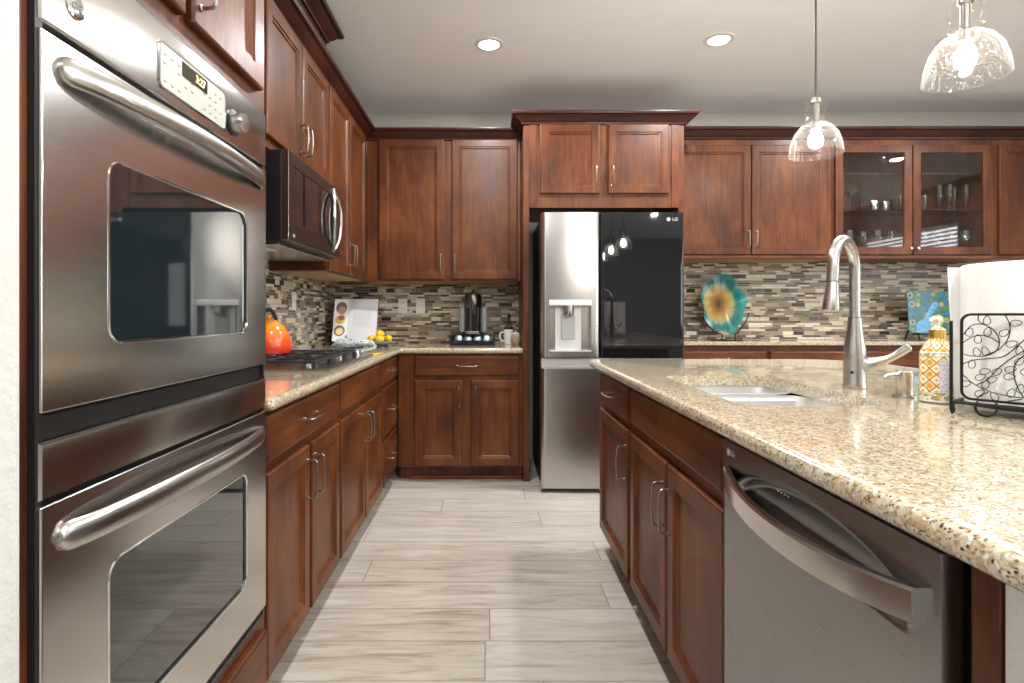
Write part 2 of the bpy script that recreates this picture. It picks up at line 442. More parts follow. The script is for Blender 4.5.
def window(n, kind, plane, sgn, h, blinds):
    fn = (lambda a, b, d: (plane + sgn * d, a, b)) if kind == 'x' else (lambda a, b, d: (a, plane + sgn * d, b))
    a0, a1, b0, b1 = h
    mid = (a0 + a1) / 2
    holes = [[(a0 + .05, b0 + .05), (mid - .03, b0 + .05), (mid - .03, b1 - .05), (a0 + .05, b1 - .05)],
             [(mid + .03, b0 + .05), (a1 - .05, b0 + .05), (a1 - .05, b1 - .05), (mid + .03, b1 - .05)]]
    o = struct('window_%d' % n, MB().plate([(a0, b0), (a1, b0), (a1, b1), (a0, b1)], holes, fn, 0.03, 0.09), WFR)
    part('pane', MB().box(fn(a0 + .03, b0 + .03, 0.055), fn(a1 - .03, b1 - .03, 0.065)), GLOW, o)
    if blinds:
        mb = MB(); k = b0 + 0.04
        while k < b1 - 0.03:
            mb.box(fn(a0 + .02, k, -0.006), fn(a1 - .02, k + 0.02, 0.01)); k += 0.05
        part('blind', mb, WFR, o)
for i, h in enumerate(RW): window(i + 1, 'x', RIGHT, 1, h, True)
for i, h in enumerate(BW): window(i + 3, 'y', REAR, -1, h, False)

# backsplash tile
T = 0.008
struct('trim_1', MB().box((LEFT, 1.505, 0.9145), (LEFT + T, BACK - T, 1.42)), MOSAIC)
struct('trim_2', MB().box((LEFT, BACK - T, 0.9145), (0.235, BACK, 1.42)), MOSAIC)
struct('trim_3', MB().box((1.335, BACK - T, 0.9415), (3.77, BACK, 1.57)), MOSAIC)

# ---------------------------------------------------------------- cabinets
W1 = 0.056
DOORP = [(0, 0), (0, 0.015), (0.002, 0.0185), (0.006, 0.02), (W1 - .004, 0.02), (W1, 0.0145), (W1 + 0.007, 0.0145), (W1 + 0.014, 0.008)]
DRAWP = [(0, 0), (0, 0.013), (0.003, 0.017), (0.009, 0.02)]
def pull(F, u, z, vert, length=0.13, d0=0.02):
    h = length / 2; mb = MB(); pts = []
    for s in (-1, 1):
        a, b = (u, z + s * h) if vert else (u + s * h, z)
        mb.tube([F(a, b, d0), F(a, b, d0 + .004), F(a, b, d0 + .006)], [.0075, .0075, .005], 10)
    prof = [(-1, 0.004), (-1, .018), (-.97, .026), (-.85, .031), (-.4, .034), (0, .035), (.4, .034), (.85, .031), (.97, .026), (1, .018), (1, 0.004)]
    path = [F(u, z + t * h, d0 + d) if vert else F(u + t * h, z, d0 + d) for t, d in prof]
    mb.tube(spline(path, 3), .0040, 8)
    return mb
def knob(F, u, z, d0=0.02):
    M = face_basis({'x+': 'x+', 'x-': 'x-', 'y-': 'y-'}[F.k], F(u, z, d0))
    return MB().lathe([(.005, 0), (.004, .012), (.011, .018), (.0125, .023), (.009, .028), (.002, .029)], n=16, M=M)
def door(F, root, u0, u1, z0, z1, hu=None, hz=None, mat=WOOD_V, prof=DOORP, hl=0.13, **kw):
    d = part('door', MB().framed(F, u0, u1, z0, z1, prof), mat, root, smooth=0.35)
    if hu is not None: part('handle', pull(F, hu, hz, True, hl), PULL, d)
    return d
def drawer(F, root, u0, u1, z0, z1, handle=True, mat=WOOD_X, name='drawer'):
    d = part(name, MB().framed(F, u0, u1, z0, z1, DRAWP), mat, root, smooth=0.35)
    if handle: part('handle', pull(F, (u0 + u1) / 2, (z0 + z1) / 2, False), PULL, d)
    return d
def carcass(F, root, u0, u1, z0, z1, depth, toe=0.0, bottom=None, mat=WOOD_V):
    mb = MB()
    mb.fbox(F, u0, u1, z0 + toe, z1, -depth, 0)
    if toe: mb.fbox(F, u0 + 0.001, u1 - 0.001, z0, z0 + toe, -depth, -0.075)
    part('carcass', mb, mat, root, bevel=0.0012)
    if bottom: part('bottom_panel', MB().fbox(F, u0 + .02, u1 - .02, z0 - 0.004, z0 + 0.001, -depth + .01, -0.02), UNDER, root, label='pale unstained underside panel')

DZ0, DZ1, RZ0, RZ1 = 0.113, 0.693, 0.724, 0.858
# left run of base cabinets, facing +X
FL = Fr('x+', -0.64)
t = thing('base_cabinet', 'cherry base cabinet beside the double oven with one drawer over two doors', 'cabinet', (-0.9, 1.9, 0))
carcass(FL, t, 1.505, 2.303, 0, 0.874, 0.58, 0.10)
drawer(FL, t, 1.545, 2.290, RZ0, RZ1, mat=WOOD_Y)
door(FL, t, 1.545, 1.908, DZ0, DZ1, 1.882, 0.58); door(FL, t, 1.934, 2.290, DZ0, DZ1, 1.962, 0.58)
t = thing('base_cabinet', 'cherry base cabinet under the cooktop with two doors and a blank front', 'cabinet', (-0.9, 2.75, 0))
carcass(FL, t, 2.305, 3.233, 0, 0.874, 0.58, 0.10)
drawer(FL, t, 2.318, 3.217, RZ0, RZ1, False, WOOD_Y, 'front_panel')
door(FL, t, 2.318, 2.76, DZ0, DZ1, 2.735, 0.58); door(FL, t, 2.785, 3.217, DZ0, DZ1, 2.812, 0.58)
t = thing('base_cabinet', 'narrow cherry base cabinet of three stacked drawers in the inner corner', 'cabinet', (-0.9, 3.5, 0))
carcass(FL, t, 3.235, 3.748, 0, 0.874, 0.58, 0.10)
drawer(FL, t, 3.25, 3.715, RZ0, RZ1, mat=WOOD_Y); drawer(FL, t, 3.25, 3.715, 0.405, 0.70, mat=WOOD_Y); drawer(FL, t, 3.25, 3.715, DZ0, 0.385, mat=WOOD_Y)
# back base cabinet, facing -Y
FB = Fr('y-', 3.75)
t = thing('base_cabinet', 'cherry base cabinet under the coffee machine with two doors below a wide drawer', 'cabinet', (-0.15, 4.0, 0))
carcass(FB, t, -0.618, 0.231, 0, 0.874, 0.60, 0.10)
drawer(FB, t, -0.505, 0.205, RZ0, RZ1)
door(FB, t, -0.505, -0.18, DZ0, DZ1, -0.205, 0.585); door(FB, t, -0.119, 0.205, DZ0, DZ1, -0.093, 0.585)
part('toe_moulding', MB().box((-0.55, 3.805, 0), (0.231, 3.826, 0.025)), WOOD_X, t, bevel=0.006)

# upper cabinets on the left wall
FU = Fr('x+', -0.90)
UZ0, UZ1 = 1.385, 2.425
t = thing('wall_cabinet', 'cherry wall cabinet hidden between the oven tower and the microwave', 'cabinet', (-1.06, 1.84, UZ0))
carcass(FU, t, 1.505, 2.168, UZ0, UZ1 + .02, 0.32, 0, True)
door(FU, t, 1.52, 1.832, UZ0 + .006, UZ1 - .01, 1.81, 1.52); door(FU, t, 1.845, 2.155, UZ0 + .006, UZ1 - .01, 1.87, 1.52)
t = thing('wall_cabinet', 'short cherry wall cabinet above the microwave with a raised moulded top', 'cabinet', (-1.06, 2.6, 1.86))
carcass(FU, t, 2.17, 3.039, 1.82, UZ1 + .02, 0.32)
door(FU, t, 2.185, 2.600, 1.862, UZ1 - .01, 2.575, 1.965); door(FU, t, 2.613, 3.03, 1.862, UZ1 - .01, 2.64, 1.965)
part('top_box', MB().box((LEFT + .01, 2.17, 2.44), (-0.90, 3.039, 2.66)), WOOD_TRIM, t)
t = thing('wall_cabinet', 'tall cherry wall cabinet in the corner right of the microwave', 'cabinet', (-1.06, 3.5, UZ0))
carcass(FU, t, 3.041, 4.038, UZ0, UZ1 + .02, 0.32, 0, True)
door(FU, t, 3.052, 3.495, UZ0 + .006, UZ1 - .01, 3.47, 1.52); door(FU, t, 3.508, 3.94, UZ0 + .006, UZ1 - .01, 3.535, 1.52)
FBU = Fr('y-', 4.04)
t = thing('wall_cabinet', 'cherry wall cabinet of two tall doors above the coffee machine', 'cabinet', (-0.3, 4.2, UZ0))
carcass(FBU, t, -0.898, 0.231, UZ0, UZ1 + .02, 0.31, 0, True)
door(FBU, t, -0.806, -0.328, UZ0 + .012, UZ1 - .005, -0.352, 1.515); door(FBU, t, -0.272, 0.208, UZ0 + .012, UZ1 - .005, -0.248, 1.515)

# refrigerator surround
FS = Fr('y-', 3.75)
t = thing('refrigerator_cabinet', 'cherry cabinet surround boxing in the refrigerator with two small upper doors', 'cabinet', (0.78, 4.05, 0))
mb = MB().box((0.234, 3.75, 0), (0.274, 4.355, 1.87)); part('side_panel', mb, WOOD_V, t, bevel=0.001)
mb = MB().box((1.292, 3.75, 0), (1.33, 4.355, 1.87)); part('side_panel', mb, WOOD_V, t, bevel=0.001)
mb = MB().box((0.234, 3.75, 1.868), (1.33, 4.355, 2.46)); part('carcass', mb, WOOD_V, t, bevel=0.001)
door(FS, t, 0.348, 0.750, 1.962, 2.432, 0.724, 2.08); door(FS, t, 0.812, 1.222, 1.962, 2.432, 0.838, 2.08)
part('stile', MB().fbox(FS, 0.274, 0.326, 1.868, 2.44, 0, 0.006), WOOD_V, t, bevel=0.001)
part('stile', MB().fbox(FS, 1.244, 1.292, 1.868, 2.44, 0, 0.006), WOOD_V, t, bevel=0.001)

# wall cabinets over the buffet
RZb, RZt = 1.548, 2.395
t = thing('wall_cabinet', 'cherry wall cabinet of two solid doors right of the refrigerator', 'cabinet', (1.9, 4.2, RZb))
carcass(FBU, t, 1.332, 2.515, RZb, RZt + .05, 0.31, 0, True)
door(FBU, t, 1.36, 1.917, RZb + .03, RZt - .015, 1.893, 1.69, hl=0.115); door(FBU, t, 1.925, 2.468, RZb + .03, RZt - .015, 1.949, 1.69, hl=0.115)
part('light_rail', MB().fbox(FBU, 1.332, 2.515, RZb, RZb + .022, 0, 0.016), WOOD_X, t, bevel=0.003)
# glass fronted one: open box
t = glass_cab = thing('display_cabinet', 'cherry wall cabinet with two glass doors showing stemware on glass shelves', 'cabinet', (3.1, 4.2, RZb))
mb = MB()
U0, U1 = 2.517, 3.705
mb.box((U0, 4.04, RZb), (U0 + .02, 4.352, RZt + .05)); mb.box((U1 - .02, 4.04, RZb), (U1, 4.352, RZt + .05))
mb.box((U0 + .02, 4.04, RZb), (U1 - .02, 4.352, RZb + .045)); mb.box((U0 + .02, 4.04, RZt - .012), (U1 - .02, 4.352, RZt + .05))
mb.box((U0 + .02, 4.34, RZb + .045), (U1 - .02, 4.352, RZt - .012))
part('carcass', mb, WOOD_V, t, bevel=0.001)
part('light_rail', MB().fbox(FBU, U0, U1, RZb, RZb + .022, 0, 0.016), WOOD_X, t, bevel=0.003)
for a0, a1, ku in ((2.535, 3.095, 3.073), (3.104, 3.672, 3.126)):
    fn = lambda a, b, d: FBU(a, b, d)
    z0, z1 = RZb + .03, RZt - .015
    d = part('door', MB().plate([(a0, z0), (a1, z0), (a1, z1), (a0, z1)], [[(a0 + W1, z0 + W1), (a1 - W1, z0 + W1), (a1 - W1, z1 - W1), (a0 + W1, z1 - W1)]], fn, 0.001, 0.02), WOOD_V, t, bevel=0.003)
    part('glass_pane', MB().fbox(FBU, a0 + W1 - .006, a1 - W1 + .006, z0 + W1 - .006, z1 - W1 + .006, 0.007, 0.011), PANE, d)
    part('knob', knob(FBU, ku, z0 + .045), NICKEL, d)
SHELF = (1.915, 2.185)
for z in SHELF:
    part('shelf', MB().box((U0 + .021, 4.07, z - .006), (U1 - .021, 4.338, z)), STEMWARE, t, label='clear glass shelf')
t = thing('wall_cabinet', 'cherry wall cabinet at the far right beside the glass doors', 'cabinet', (4.1, 4.2, RZb))
carcass(FBU, t, 3.707, 4.72, RZb, RZt + .05, 0.31, 0, True)
door(FBU, t, 3.735, 4.20, RZb + .03, RZt - .015); door(FBU, t, 4.21, 4.69, RZb + .03, RZt - .015)
part('light_rail', MB().fbox(FBU, 3.707, 4.72, RZb, RZb + .022, 0, 0.016), WOOD_X, t, bevel=0.003)

# buffet below
FBB = Fr('y-', 4.07)
LBL = ('cherry buffet cabinet behind the sink just right of the refrigerator', 'cherry buffet cabinet behind the faucet below the tiled backsplash', 'cherry buffet cabinet at the far right behind the soap bottle')
for (a0, a1), lb in zip(((1.335, 2.06), (2.062, 3.30), (3.302, 4.72)), LBL):
    t = thing('buffet_cabinet', lb, 'cabinet', ((a0 + a1) / 2, 4.2, 0))
    carcass(FBB, t, a0, a1, 0, 0.911, 0.28, 0.10)
    drawer(FBB, t, a0 + .012, a1 - .012, 0.76, 0.868, True)
    m_ = (a0 + a1) / 2
    door(FBB, t, a0 + .012, m_ - .005, 0.115, 0.73, m_ - .03, 0.6); door(FBB, t, m_ + .005, a1 - .012, 0.115, 0.73, m_ + .03, 0.6)
bt = single('countertop', MB().box((1.334, 4.035, 0.912), (4.72, 4.359, 0.941)), GRANITE, 'narrow granite top of the buffet below the right backsplash', 'countertop', (3, 4.2, 0.912), bevel=0.006)

# crown mouldings (mitred sweeps)
CRP = [(0, 0), (0.012, 0), (0.016, 0.012), (0.03, 0.022), (0.052, 0.045), (0.058, 0.052), (0.075, 0.054), (0.08, 0.066), (0.08, 0.072), (0, 0.072)]
def crown(name, path, z, scale=1.0):
    """path of (x,y) corners; profile grows to the right-hand side of travel"""
    n = len(path); lp = []
    for i in range(n):
        p = Vector(path[i])
        dirs = []
        if i > 0: dirs.append((Vector(path[i]) - Vector(path[i - 1])).normalized())
        if i < n - 1: dirs.append((Vector(path[i + 1]) - Vector(path[i])).normalized())
        ns = [Vector((d.y, -d.x)) for d in dirs]
        if len(ns) == 2:
            m = (ns[0] + ns[1]).normalized(); off = m / m.dot(ns[0])
        else: off = ns[0]
        lp.append([(p.x + off.x * a * scale, p.y + off.y * a * scale, z + b * scale) for a, b in CRP])
    return struct(name, MB().loops(lp), WOOD_TRIM, smooth=0.3)
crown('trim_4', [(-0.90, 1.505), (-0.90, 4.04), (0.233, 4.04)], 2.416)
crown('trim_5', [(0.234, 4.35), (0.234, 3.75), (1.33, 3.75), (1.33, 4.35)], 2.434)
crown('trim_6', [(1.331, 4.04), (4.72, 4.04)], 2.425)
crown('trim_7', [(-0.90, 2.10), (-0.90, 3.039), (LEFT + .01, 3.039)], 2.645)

# oven tower
FT = Fr('x+', -0.614)
t = thing('oven_cabinet', 'tall cherry cabinet housing the double oven at the left', 'cabinet', (-0.9, 1.1, 0))
mb = MB()
mb.box((LEFT + .01, 0.714, 0.0), (-0.614, 0.732, 2.735)); mb.box((LEFT + .01, 1.483, 0.0), (-0.614, 1.503, 2.735))
mb.box((LEFT + .01, 0.732, 1.69), (-0.614, 1.483, 2.735)); mb.box((LEFT + .01, 0.732, 0.10), (-0.614, 1.483, 0.33)); mb.box((LEFT + .01, 0.732, 0.0), (-0.705, 1.483, 0.1))
mb.box((LEFT + .01, 0.732, 0.33), (LEFT + .03, 1.483, 1.69))
part('carcass', mb, WOOD_V, t, bevel=0.001)
door(FT, t, 0.735, 1.082, 1.734, 2.60, 1.057, 1.84); door(FT, t, 1.107, 1.452, 1.734, 2.60, 1.132, 1.84)
drawer(FT, t, 0.735, 1.478, 0.113, 0.30, True, WOOD_Y)

# ---------------------------------------------------------------- island
FI = Fr('x-', 0.555)
t = thing('island_cabinet', 'cherry island cabinet at the far end with one drawer over one door', 'cabinet', (0.85, 2.4, 0))
carcass(FI, t, 2.105, 2.71, 0, 0.874, 0.60, 0.10)
drawer(FI, t, 2.132, 2.668, RZ0, RZ1, True, WOOD_Y)
door(FI, t, 2.132, 2.668, DZ0, DZ1, 2.165, 0.56)
t = thing('sink_cabinet', 'cherry island cabinet under the sink with two doors and a blank front', 'cabinet', (0.85, 1.7, 0))
mb = MB().fbox(FI, 1.256, 2.104, 0.1, 0.66, -0.6, 0).fbox(FI, 1.257, 2.103, 0, 0.1, -0.6, -0.075)
mb.fbox(FI, 1.256, 2.104, 0.66, 0.874, -0.06, 0).fbox(FI, 1.256, 1.275, 0.66, 0.874, -0.6, -0.06).fbox(FI, 2.085, 2.104, 0.66, 0.874, -0.6, -0.06)
part('carcass', mb, WOOD_V, t, bevel=0.001)
drawer(FI, t, 1.262, 2.088, RZ0 + .008, RZ1, False, WOOD_Y, 'front_panel')
door(FI, t, 1.672, 2.088, DZ0, DZ1, 1.698, 0.56); door(FI, t, 1.262, 1.655, DZ0, DZ1, 1.628, 0.56)
t = thing('kitchen_island', 'cherry panelled body at the seating side of the island', 'island', (1.3, 1.6, 0))
part('panel', MB().box((1.16, 0.594, 0), (1.42, 2.71, 0.874)), WOOD_V, t, bevel=0.002)
part('filler', MB().box((0.568, 0.630, 0), (1.158, 0.648, 0.874)), WOOD_V, t)
part('stile', MB().box((0.552, 0.594, 0), (1.158, 0.629, 0.874)), WOOD_V, t, bevel=0.001)
struct('wall_island', MB().box((0.556, -0.6, 0), (1.42, 0.592, 0.873)), PLASTER)

# countertops
def slab(name, outer, holes, z0, z1, label, loc):
    return single(name, MB().plate(outer, holes, lambda a, b, d: (a, b, d), z0, z1), GRANITE, label, 'countertop', loc, bevel=0.0185, segs=5)
slab('countertop', [(LEFT + .001, 1.506), (-0.59, 1.506), (-0.59, 3.71), (0.232, 3.71), (0.232, BACK - .001), (LEFT + .001, BACK - .001)], [], 0.8755, 0.914,
     'speckled granite countertop running round the corner beneath the cooktop and coffee machine', (-0.9, 3, 0.8755))
SX0, SX1, SY0, SY1 = 0.645, 1.035, 1.385, 2.06
outer = [(0.505, -0.55), (1.85, -0.55), (1.85, 2.2)] + [(1.55 + .3 * math.cos(R(a)), 2.53 + .3 * math.sin(R(a))) for a in range(0, 91, 10)] + [(0.555 + .05 * math.cos(R(a)), 2.78 + .05 * math.sin(R(a))) for a in range(90, 181, 15)]
def rounded_slab(outline, holes, z0, z1, r):
    n = len(outline)
    def inset(k):
        res = []
        for i in range(n):
            p, q, s_ = Vector(outline[i - 1]), Vector(outline[i]), Vector(outline[(i + 1) % n])
            a, b = (q - p).normalized(), (s_ - q).normalized()
            na, nb = Vector((-a.y, a.x)), Vector((-b.y, b.x)); m = (na + nb).normalized()
            res.append(tuple(q + m * (k / max(.3, m.dot(na)))))
        return res
    mb = MB(); lp = []
    for a in range(-90, 91, 15):
        zc = (z0 + r) if a <= 0 else (z1 - r)
        lp.append([(x, y, zc + r * math.sin(R(a))) for x, y in inset(r * (1 - math.cos(R(a))))])
    mb.loops(lp, False, False)
    ring = inset(r)
    for z in (z0, z1):
        es = []
        for l_ in [ring] + holes:
            vs = [mb.bm.verts.new((a, b, z)) for a, b in l_]
            es += [mb.bm.edges.new((vs[i], vs[(i + 1) % len(vs)])) for i in range(len(vs))]
        bmesh.ops.triangle_fill(mb.bm, edges=es, use_beauty=True)
    for l_ in holes:
        mb.loops([[(a, b, z) for a, b in l_] for z in (z0, z1 - .003)] , False, False)
        mb.loops([[(a, b, z1 - .003) for a, b in l_], [(a, b, z1) for a, b in l_]], False, False)
    bmesh.ops.remove_doubles(mb.bm, verts=mb.bm.verts, dist=1e-5)
    return mb
single('countertop', rounded_slab(outer, [rrect(SX0, SX1, SY0, SY1, 0.055, 8)], 0.8755, 0.914, .0185), GRANITE, 'speckled granite island countertop with the sink cut into it', 'countertop', (1.1, 1.6, 0.8755), smooth=.8)

# sink
t = thing('sink', 'undermount stainless double bowl sink in the island countertop', 'sink', (0.84, 1.7, 0.67))
def bowl(x0, x1, y0, y1, depth, zt=0.875):
    lp = []
    for i, z, r in ((-0.012, zt - .001, .07), (0, zt - .001, .06), (0.004, zt - .03, .06), (0.012, zt - depth + .03, .06), (0.03, zt - depth + .006, .05), (0.05, zt - depth, .04)):
        lp.append([(a, b, z) for a, b in rrect(x0 + i, x1 - i, y0 + i, y1 - i, r, 8)])
    return MB().loops(lp, False, True)
for y0, y1, dp in ((1.380, 1.815, .19), (1.875, 2.065, .17)):
    b_ = part('bowl', bowl(SX0 - .005, SX1 + .005, y0, y1, dp), SINKM, t, smooth=1.0)
    part('drain', MB().lathe([(.04, 0), (.042, .002), (.03, .003), (.01, .001)], (0.845, (y0 + y1) / 2, 0.8755 - dp), 24), CHROME, b_)
part('divider', MB().box((SX0 - .003, 1.805, 0.80), (SX1 + .02, 1.885, 0.868)), SINKM, t, bevel=0.01, segs=3)

# faucet
t = thing('faucet', 'brushed nickel gooseneck faucet with pull-down head behind the sink', 'faucet', (1.144, 1.72, 0.9145))
fx, fy = 1.144, 1.72
part('base', MB().lathe([(.032, .9145), (.033, .918), (.031, .93), (.0305, 1.0), (.032, 1.02), (.030, 1.04), (.024, 1.08), (.020, 1.11), (.0185, 1.135)], (fx, fy, 0), 32), NICKEL, t)
dv = Vector((-0.77, -0.64)).normalized(); rad = 0.092
neck = [Vector((fx, fy, 1.135)), Vector((fx, fy, 1.2))]
for a in range(0, 181, 10):
    o_ = rad * (1 - math.cos(R(a))); neck.append(Vector((fx + dv.x * o_, fy + dv.y * o_, 1.277 + rad * math.sin(R(a)))))
o_ = rad * 2 + .006; neck.append(Vector((fx + dv.x * o_, fy + dv.y * o_, 1.24)))
part('neck', MB().tube(neck, .0155, 20), NICKEL, t)
e = neck[-1]; e2 = e + Vector((dv.x * .012, dv.y * .012, -.085))
part('spray_head', MB().tube([e, e.lerp(e2, .1), e.lerp(e2, .5), e.lerp(e2, .9), e2], [.0158, .0165, .019, .0225, .0215], 20), NICKEL, t)
hb = Vector((fx, fy, .985))
pr = Vector((0.62, -0.50, 0.12)).normalized()
hv = [hb + pr * .02, hb + pr * .045, hb + Vector((.068, -.05, .024)), hb + Vector((.094, -.066, .046)), hb + Vector((.114, -.077, .064))]
part('lever', MB().tube(spline(hv, 4), [.024] * 4 + [.022, .02, .017, .014] + [.0115] * 4 + [.0125] * 3 + [.013, .009], 14), NICKEL, t)
SEAM = plain('dark_seam', (.12, .12, .12), .4, 1)
part('seam', MB().tube([(fx, fy, 1.1335), (fx, fy, 1.1355)], .0189, 24).tube([e + Vector((0, 0, .0015)), e - Vector((0, 0, .001))], .0166, 20), SEAM, t)
part('sensor', MB().tube([(fx - .022, fy - .021, .965), (fx - .0245, fy - .0235, .965)], .005, 12), BLACK, t)
# soap pump
t = thing('soap_pump', 'short brushed nickel soap dispenser pump beside the faucet lever', 'soap dispenser', (1.16, 1.535, .9145))
part('base', MB().lathe([(.03, .9145), (.03, .919), (.021, .921), (.0195, .95), (.0205, .952), (.0205, .984), (.016, .988), (.004, .989)], (1.16, 1.535, 0), 24), NICKEL, t)
part('spout', MB().tube([(1.155, 1.535, .978), (1.115, 1.515, .980), (1.085, 1.50, .979), (1.075, 1.495, .973)], [.006, .0055, .005, .0045], 10), NICKEL, t)

# ---------------------------------------------------------------- double oven
FO = Fr('x+', -0.628)
t = thing('double_oven', 'stainless double wall oven built into the tall cabinet at the left', 'oven', (-0.9, 1.1, 0.335))
mb = MB().box((LEFT + .05, 0.735, 0.335), (-0.632, 1.482, 1.685)); mb.fbox(FO, 0.7325, 1.4825, 0.332, 1.687, 0.0, 0.010)
mb.plate([(.7325, .332), (1.4825, .332), (1.4825, 1.687), (.7325, 1.687)], [[(.745, .345), (1.47, .345), (1.47, 1.675), (.745, 1.675)]], lambda a, b, d: FO(a, b, d), .010, .023)
part('body', mb, BLACK, t)
O0, O1 = 0.737, 1.481
cp = part('control_panel', MB().framed(FO, O0, O1, 1.543, 1.682, [(0, .012), (0, .022), (.003, .027), (.008, .028)]), STEEL_OVEN, t, smooth=.3)
LCD = plain('pale_green_keypad', (0.46, 0.49, 0.42), 0.3)
part('keypad', MB().plate(rrect(1.0, 1.245, 1.563, 1.645, .010), [], lambda a, b, d: FO(a, b, d), .028, .030), LCD, cp, label='pale grey green keypad')
part('keypad_border', MB().plate(rrect(.997, 1.248, 1.56, 1.648, .012), [rrect(1.0, 1.245, 1.563, 1.645, .010)], lambda a, b, d: FO(a, b, d), .028, .0312), CHROME, cp)
part('display', MB().fbox(FO, 1.072, 1.166, 1.611, 1.639, .030, .0312), plain('display_glass', (0.03, 0.028, 0.015), 0.15), cp, label='dark clock display')
AMBER = plain('amber_digits', (1.0, 0.72, 0.25), 0.4, emit=2.0)
part('digits', text_mb('3:27', 0.022, face_basis('x+', FO(1.138, 1.6245, .0315))), AMBER, cp)
INK = plain('grey_ink', (0.16, 0.17, 0.15), 0.6)
mb = MB(); rnd = random.Random(4)
for r_ in range(4):
    for c_ in range(10):
        if rnd.random() < .75 and not (r_ == 3 and 2 < c_ < 8):
            u = 1.014 + c_ * .0235; z = 1.574 + r_ * .0165
            mb.fbox(FO, u - rnd.uniform(.003, .006), u + .005, z, z + .0028, .030, .0303)
part('key_marks', mb, INK, cp)
kb = face_basis('x+', FO(1.288, 1.593, .028))
k_ = part('knob', MB().lathe([(.0235, .005), (.0225, .026), (.0195, .031), (.003, .032)], n=32, M=kb), NICKEL, cp, label='silver dial knob')
part('knob_ring', MB().lathe([(.030, 0), (.030, .004), (.025, .005)], n=32, M=kb), BLACK, cp)
lg = part('emblem', MB().lathe([(.017, 0), (.017, .002), (.0145, .003), (.003, .003)], n=32, M=face_basis('x+', FO(.797, 1.59, .028))), CHROME, cp)
part('emblem_letters', text_mb('GE', 0.0165, face_basis('x+', FO(.797, 1.59, .0312))), INK, cp)
def oven_door(z0, z1, wz0, wz1, hz):
    fn = lambda a, b, d: FO(a, b, d)
    d = part('door', MB().plate([(O0, z0), (O1, z0), (O1, z1), (O0, z1)], [rrect(.868, 1.364, wz0, wz1, .03)], fn, .012, .028), STEEL_OVEN, t, bevel=.003)
    part('door_window', MB().plate(rrect(.86, 1.372, wz0 - .006, wz1 + .006, .03), [], fn, .0125, .0235), OVEN_GLASS, d, label='dark reflective glass window')
    part('window_rim', MB().tube([FO(a, b, .0275) for a, b in rrect(.868, 1.364, wz0, wz1, .03)], .0022, 6, closed=True), CHROME, d)
    lp = []
    for k in [-1, -.995, -.985, -.97] + linspace(-.95, .95, 31) + [.97, .985, .995, 1]:
        u = 1.109 + k * .345; bow = .038 + .028 * (1 - k * k)
        if abs(k) > .8: bow -= .010 * ((abs(k) - .8) / .2) ** 2
        hh = .021 if abs(k) < .96 else .021 * math.sqrt(max(0.15, 1 - ((abs(k) - .96) / .04) ** 2))
        ring = []
        for q in range(12):
            a = 2 * PI * q / 12
            ring.append(FO(u, hz + hh * math.sin(a), bow + .009 * math.cos(a)))
        lp.append(ring)
    mb = MB().loops(lp)
    part('handle', mb, NICKEL, d, smooth=1.0)
oven_door(1.012, 1.532, 1.10, 1.392, 1.490)
part('vent_panel', MB().framed(FO, O0, O1, .893, .972, [(0, .012), (0, .022), (.003, .027), (.008, .028)]), STEEL_OVEN, t, smooth=.3)
oven_door(.362, .886, .472, .753, .833)
part('vent_slot', MB().fbox(FO, O0 + .003, O1 - .003, .976, 1.006, .012, .016), BLACK, t)
part('base_trim', MB().fbox(FO, O0, O1, .335, .357, .012, .02), BLACK, t)

# ---------------------------------------------------------------- microwave
FM = Fr('x+', -0.84)
t = thing('microwave', 'black stainless over-the-range microwave with a silver curved handle', 'microwave', (-1.0, 2.6, 1.44))
M0, M1, MZ0, MZ1 = 2.225, 2.985, 1.440, 1.812
part('body', MB().box((LEFT + .012, M0, MZ0), (-0.84, M1, MZ1)), BLACK, t, bevel=.003)
fn = lambda a, b, d: FM(a, b, d)
d = part('door', MB().plate([(M0, MZ0 + .005), (M1, MZ0 + .005), (M1, MZ1), (M0, MZ1)], [[(M0 + .05, MZ0 + .085), (M1 - .06, MZ0 + .085), (M1 - .06, MZ1 - .055), (M0 + .05, MZ1 - .055)]], fn, 0, .03), STEEL_BLACK, t, bevel=.003)
part('door_window', MB().fbox(FM, M0 + .045, M1 - .055, MZ0 + .08, MZ1 - .05, .004, .026), BLACK_GLOSS, d, label='glossy black window and keypad')
hu = 2.86
hp = [(hu, MZ0 + .03), (hu - .05, MZ0 + .10), (hu - .068, (MZ0 + MZ1) / 2 + .01), (hu - .05, MZ1 - .09), (hu, MZ1 - .02)]
mb = MB()
mb.tube(spline([FM(a, b, .03 + .026 * math.sin(PI * i / 4)) for i, (a, b) in enumerate(hp)], 6), .0095, 10)
hp2 = [(hu, MZ0 + .03), (hu + .05, MZ0 + .10), (hu + .06, (MZ0 + MZ1) / 2 + .01), (hu + .05, MZ1 - .09), (hu, MZ1 - .02)]
mb.tube(spline([FM(a, b, 0.03 + .024 * math.sin(PI * i / 4)) for i, (a, b) in enumerate(hp2)], 6), .009, 10)
part('handle', mb, NICKEL, d, label='silver lens-shaped handle')
mb = MB()
for i in range(7):
    for j in range(2): mb.fbox(FM, hu + .005 + j * .022, hu + .016 + j * .022, MZ0 + .10 + i * .03, MZ0 + .106 + i * .03, .0262, .0268)
part('key_marks', mb, plain('pale_key_marks', (.5, .5, .5), .5), d)
part('logo', text_mb('LG', 0.018, face_basis('x+', FM(M0 + .06, MZ0 + .03, .0305))), WHITE_PL, d)
part('bottom_grille', MB().box((LEFT + .05, M0 + .02, MZ0 - .012), (-0.86, M1 - .02, MZ0 - .001)), STEEL, t, bevel=.003)
